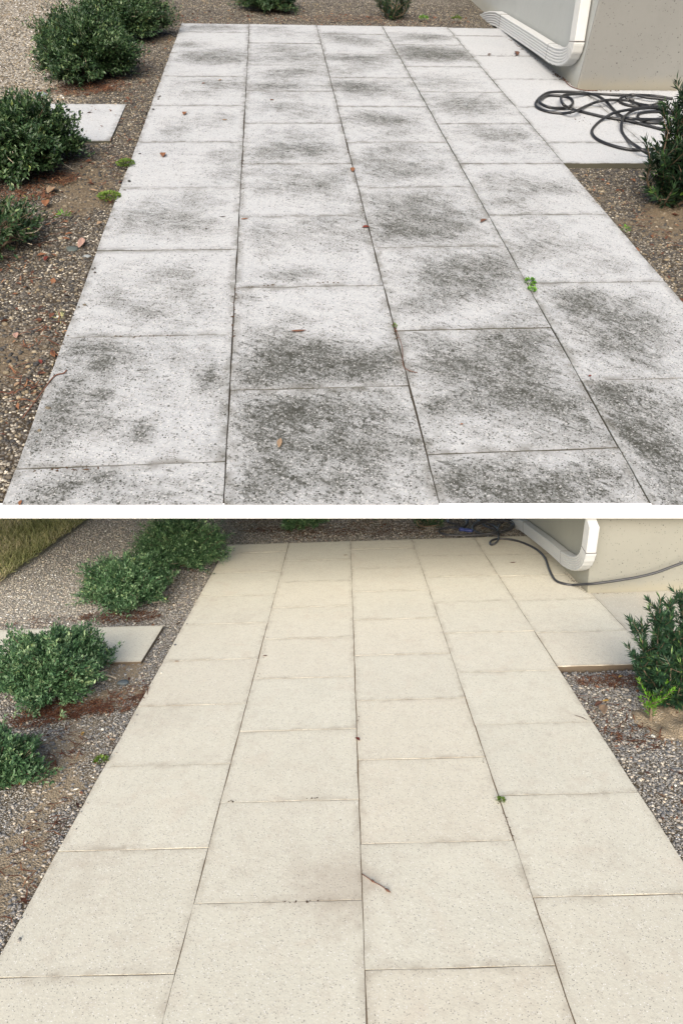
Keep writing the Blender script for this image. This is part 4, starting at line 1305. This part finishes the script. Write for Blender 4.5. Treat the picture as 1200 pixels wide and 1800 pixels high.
fallen(UP, 37, 884, 12, 70, 'orange', 'orange leaf at the lower left corner of the stained patio', .4)
fallen(UP, 176, 393, 15, 20, 'tan', 'broad pale tan leaf in the gravel, nearest the patio edge', .7, GZ)
fallen(UP, 122, 412, 20, 12, 'orange', 'bright orange pointed leaf in the dark gravel', .35, GZ)
fallen(UP, 142, 428, 26, 75, 'pink', 'long pinkish curled leaf beside a dark stone in the gravel', .3, GZ)
fallen(UP, 165, 335, 22, -12, 'tan', 'slender tan leaf in the gravel just left of the lower moss clump', .25, GZ)
fallen(UP, 31, 676, 18, 35, 'tan', 'wide cream leaf at the left edge beside the nearest stained slab', .45, GZ)
fallen(UP, 30, 590, 14, 85, 'pink', 'faded pink leaf low in the left gravel', .5, GZ)
fallen(UP, 96, 623, 16, -75, 'orange', 'rust coloured leaf leaning on the patio edge near the bottom left', .4, GZ)
fallen(UP, 71, 637, 12, -55, 'red', 'small dark red leaf between gravel stones at bottom left', .4, GZ)
fallen(UP, 82, 358, 16, 80, 'orange', 'curled orange leaf below the bush at the left edge', .5, GZ)
fallen(UP, 90, 335, 20, 50, 'tan', 'big dry leaf tucked under the bush overhanging the stepping slab', .5, GZ)
fallen(UP, 82, 455, 14, 60, 'red', 'dark red curled leaf in the lower left gravel', .35, GZ)
fallen(UP, 128, 598, 3, 60, 'red', 'red crumb of leaf at the patio edge', .5, GZ) if False else None
fallen(LO, 628, 1300, 11, -35, 'red', 'small red leaf on the central joint of the clean patio', .5)
fallen(LO, 311, 1163, 10, 0, 'tan', 'small tan leaf on a clean slab near the left patio edge', .3)
fallen(LO, 466, 1153, 10, 5, 'brown', 'tiny brown leaf on the joint between first and second columns of clean slabs', .3)
fallen(LO, 607, 976, 8, 8, 'tan', 'tiny leaf speck on a far clean slab', .3)
fallen(LO, 901, 989, 12, 3, 'brown', 'brown leaf scrap on the joint in front of the lower downspout', .25)
fallen(LO, 199, 1301, 15, 0, 'tan', 'rounded pale orange leaf in the gravel beside the clean patio', .5, GZ)
fallen(LO, 160, 1260, 15, 30, 'tan', 'pale tan leaf in the gravel under the big left bush', .4, GZ)
fallen(LO, 145, 1290, 9, 85, 'yellow', 'small yellow leaf standing among the grey gravel', .5, GZ)
fallen(LO, 97, 1341, 12, 75, 'orange', 'orange brown leaf in the gravel right of the lowest bush', .5, GZ)
fallen(LO, 110, 1325, 15, 20, 'red', 'dark red leaf in the gravel right of the lowest bush', .3, GZ)
fallen(LO, 36, 1376, 11, 70, 'yellow', 'yellow leaf at the left edge below the lowest bush', .5, GZ)
fallen(LO, 1062, 1248, 24, 80, 'tan', 'large folded tan leaf in the right hand gravel', .45, GZ)
fallen(LO, 1052, 1238, 22, 35, 'brown', 'brown leaf crossing the left side of the large folded tan leaf', .35, GZ + .01)
fallen(LO, 1064, 1232, 18, 10, 'yellow', 'yellow ochre leaf on top of the pile in the right hand gravel', .35, GZ + .015)
fallen(LO, 1083, 1312, 14, 3, 'orange', 'rust red leaf alone in the right gravel near the patio edge', .35, GZ)
fallen(LO, 1090, 1190, 10, 20, 'yellow', 'small ochre leaf amid pine straw by the right slab edge', .5, GZ)


def stone(site, px, py, r, c, label, seed, sq=.45):
    g = np.random.default_rng(seed)
    p = site.U(px, py)
    bm = bmesh.new(); bmesh.ops.create_icosphere(bm, subdivisions=3, radius=1)
    d = g.uniform(0, 6.28, 6)
    V = []
    for v_ in bm.verts:
        k = 1 + .12 * math.sin(2.3 * v_.co.x + d[0]) + .1 * math.sin(3 * v_.co.y + d[1]) + .06 * math.sin(5 * v_.co.z + 3 * v_.co.x + d[2])
        V.append(p + np.array([v_.co.x * r * 1.25, v_.co.y * r, v_.co.z * r * sq]) * k + np.array([0, 0, -.03 + r * sq * .5]))
    Fq = [tuple(v_.index for v_ in f_.verts) for f_ in bm.faces]
    bm.free()
    return tag(mesh_obj('stone', site, tuple(p), V, Fq, mat_flat('stone', c, .6, .4, 1.0, .3, 25), smooth=True), label, 'stone')


stone(UP, 127, 433, .035, (.07, .085, .08), 'dark green grey stone beside the pinkish curled leaf', 1)
stone(UP, 73, 163, .05, (.16, .19, .21), 'blue grey stone in the gravel left of the bush foot', 2)
stone(UP, 151, 445, .022, (.22, .24, .25), 'pale grey stone in the gravel right of the dark green one', 3)
stone(LO, 215, 1196, .045, (.10, .12, .13), 'dark smooth stone between the big left bush and the clean patio', 4)
stone(UP, 244, 720 - 14, .012, (.09, .09, .085), 'tiny grey pebble lying on the large stained slab bottom left', 6)


def twig(site, pts, r, mat, label, buds=(), name='twig'):
    P = [site.U(a_, b_, .004 + r + (c_[0] if c_ else 0)) for a_, b_, *c_ in pts]
    V, Fc = tube(catmull(P, 5), r, 6)
    for (a_, b_, rr) in buds:
        q_ = site.U(a_, b_, .012); d_ = (P[-1] - P[0]); d_ /= np.linalg.norm(d_)
        tube(np.array([q_ - d_ * rr * 2, q_ - d_ * rr, q_, q_ + d_ * rr, q_ + d_ * rr * 2.2]), [.001, rr * .6, rr * .7, rr * .45, .001], 6, V, Fc)
    return tag(mesh_obj(name, site, tuple(P[0]), V, Fc, mat, smooth=True), label, 'twig')


M_RT = mat_flat('red_twig', (.14, .07, .05), .8, .2)
twig(LO, [(636, 1536), (655, 1549), (668, 1556), (683, 1566)], .0028, M_RT, 'fine budded twig lying on the clean patio near the bottom', [(655, 1549, .010), (681, 1565, .011)])
twig(UP, [(40, 735, -.02), (70, 695, -.01), (95, 662, 0), (112, 656), (118, 650)], .0035, M_RT, 'thin brown stem reaching from the gravel onto the nearest left slab')
twig(UP, [(693, 574), (706, 608), (708, 640), (716, 650), (733, 655)], .002, M_RT, 'hair thin curling stem beside the middle joint of the stained patio')
twig(UP, [(988, 135), (1000, 150), (1022, 158), (1048, 159)], .004, M_RT, 'thin dead stem along the foot of the upper wall corner')
twig(LO, [(205, 1192, 0), (190, 1187, .02), (176, 1184, .03)], .008, M_DRYTWIG, 'pale broken stick beside the dark smooth stone')

# little pale plant marker by the bush pair
c = LO.U(302, 1022)
V, Fc = [], []
for dx in (-.035, .035): tube(np.array([c + (dx, 0, -.04), c + (dx * .9, 0, .17)]), .006, 6, V, Fc)
tube(np.array([c + (-.034, 0, .12), c + (.034, 0, .12)]), .005, 6, V, Fc)
tag(mesh_obj('plant_marker', LO, tuple(c), V, Fc, M_DRYTWIG), 'small pale two-legged stake standing under the wide bush', 'stake')


# ------------------------------------------------------------------ crumbs of debris along joints and walls
def crumbs(site, segs, mat, seed, size):
    g = np.random.default_rng(seed)
    V, Fi = [], []
    for (a_, b_, n, spread) in segs:
        A, B = site.U(*a_), site.U(*b_)
        for i in range(n):
            t = g.random(); p = A + (B - A) * t + np.array([g.normal(0, spread), g.normal(0, spread), size * .3])
            s = size * g.uniform(.4, 1.3)
            base = len(V)
            an = g.uniform(0, 6.28); el = g.uniform(1, 2.6)
            for q_ in OCT * s * (1 + g.normal(0, .25, (6, 1))):
                x, y = q_[0] * el, q_[1]
                V.append(p + np.array([x * math.cos(an) - y * math.sin(an), x * math.sin(an) + y * math.cos(an), q_[2] * .5]))
            for (i0, i1, i2) in ((0, 2, 4), (2, 1, 4), (1, 3, 4), (3, 0, 4), (2, 0, 5), (1, 2, 5), (3, 1, 5), (0, 3, 5)): Fi.append((base + i0, base + i1, base + i2))
    return tag(mesh_obj('debris', site, (0, 0, 0), V, Fi, mat), kind='stuff')


M_CR = mat_flat('debris', (.07, .045, .03), .9, .2, 1.0, .5, 30)
crumbs(UP, [((1015, 158), (960, 118), 90, .012), ((960, 118), (890, 66), 60, .010), ((1015, 160), (1090, 160), 50, .014), ((975, 131), (992, 142), 70, .02), ((1020, 170), (1090, 180), 26, .06), ((880, 96), (910, 98), 14, .02), ((856, 97), (862, 98), 10, .015),
            ((690, 570), (700, 600), 16, .008), ((413, 503), (410, 600), 18, .006), ((430, 200), (425, 380), 30, .006), ((540, 498), (600, 497), 10, .006), ((430, 504), (480, 502), 8, .006), ((200, 592), (300, 590), 12, .005), ((60, 828), (180, 824), 14, .006),
            ((1000, 200), (1060, 235), 14, .04), ((600, 215), (640, 390), 20, .006)], M_CR, 91, .006)
crumbs(LO, [((1030, 1043), (985, 1000), 90, .014), ((1005, 1020), (1014, 1022), 60, .03), ((985, 1000), (940, 965), 40, .01), ((886, 990), (912, 989), 16, .02), ((1040, 1044), (1110, 1043), 20, .01), ((845, 1320), (850, 1340), 10, .006), ((395, 1409), (420, 1408), 10, .006),
            ((540, 1404), (560, 1403), 8, .006), ((500, 1586), (560, 1584), 10, .006), ((630, 1240), (627, 1300), 10, .006), ((870, 1400), (900, 1470), 16, .006), ((455, 1190), (470, 1120), 14, .008)], M_CR, 92, .0042)
print('objects', len(bpy.data.objects))
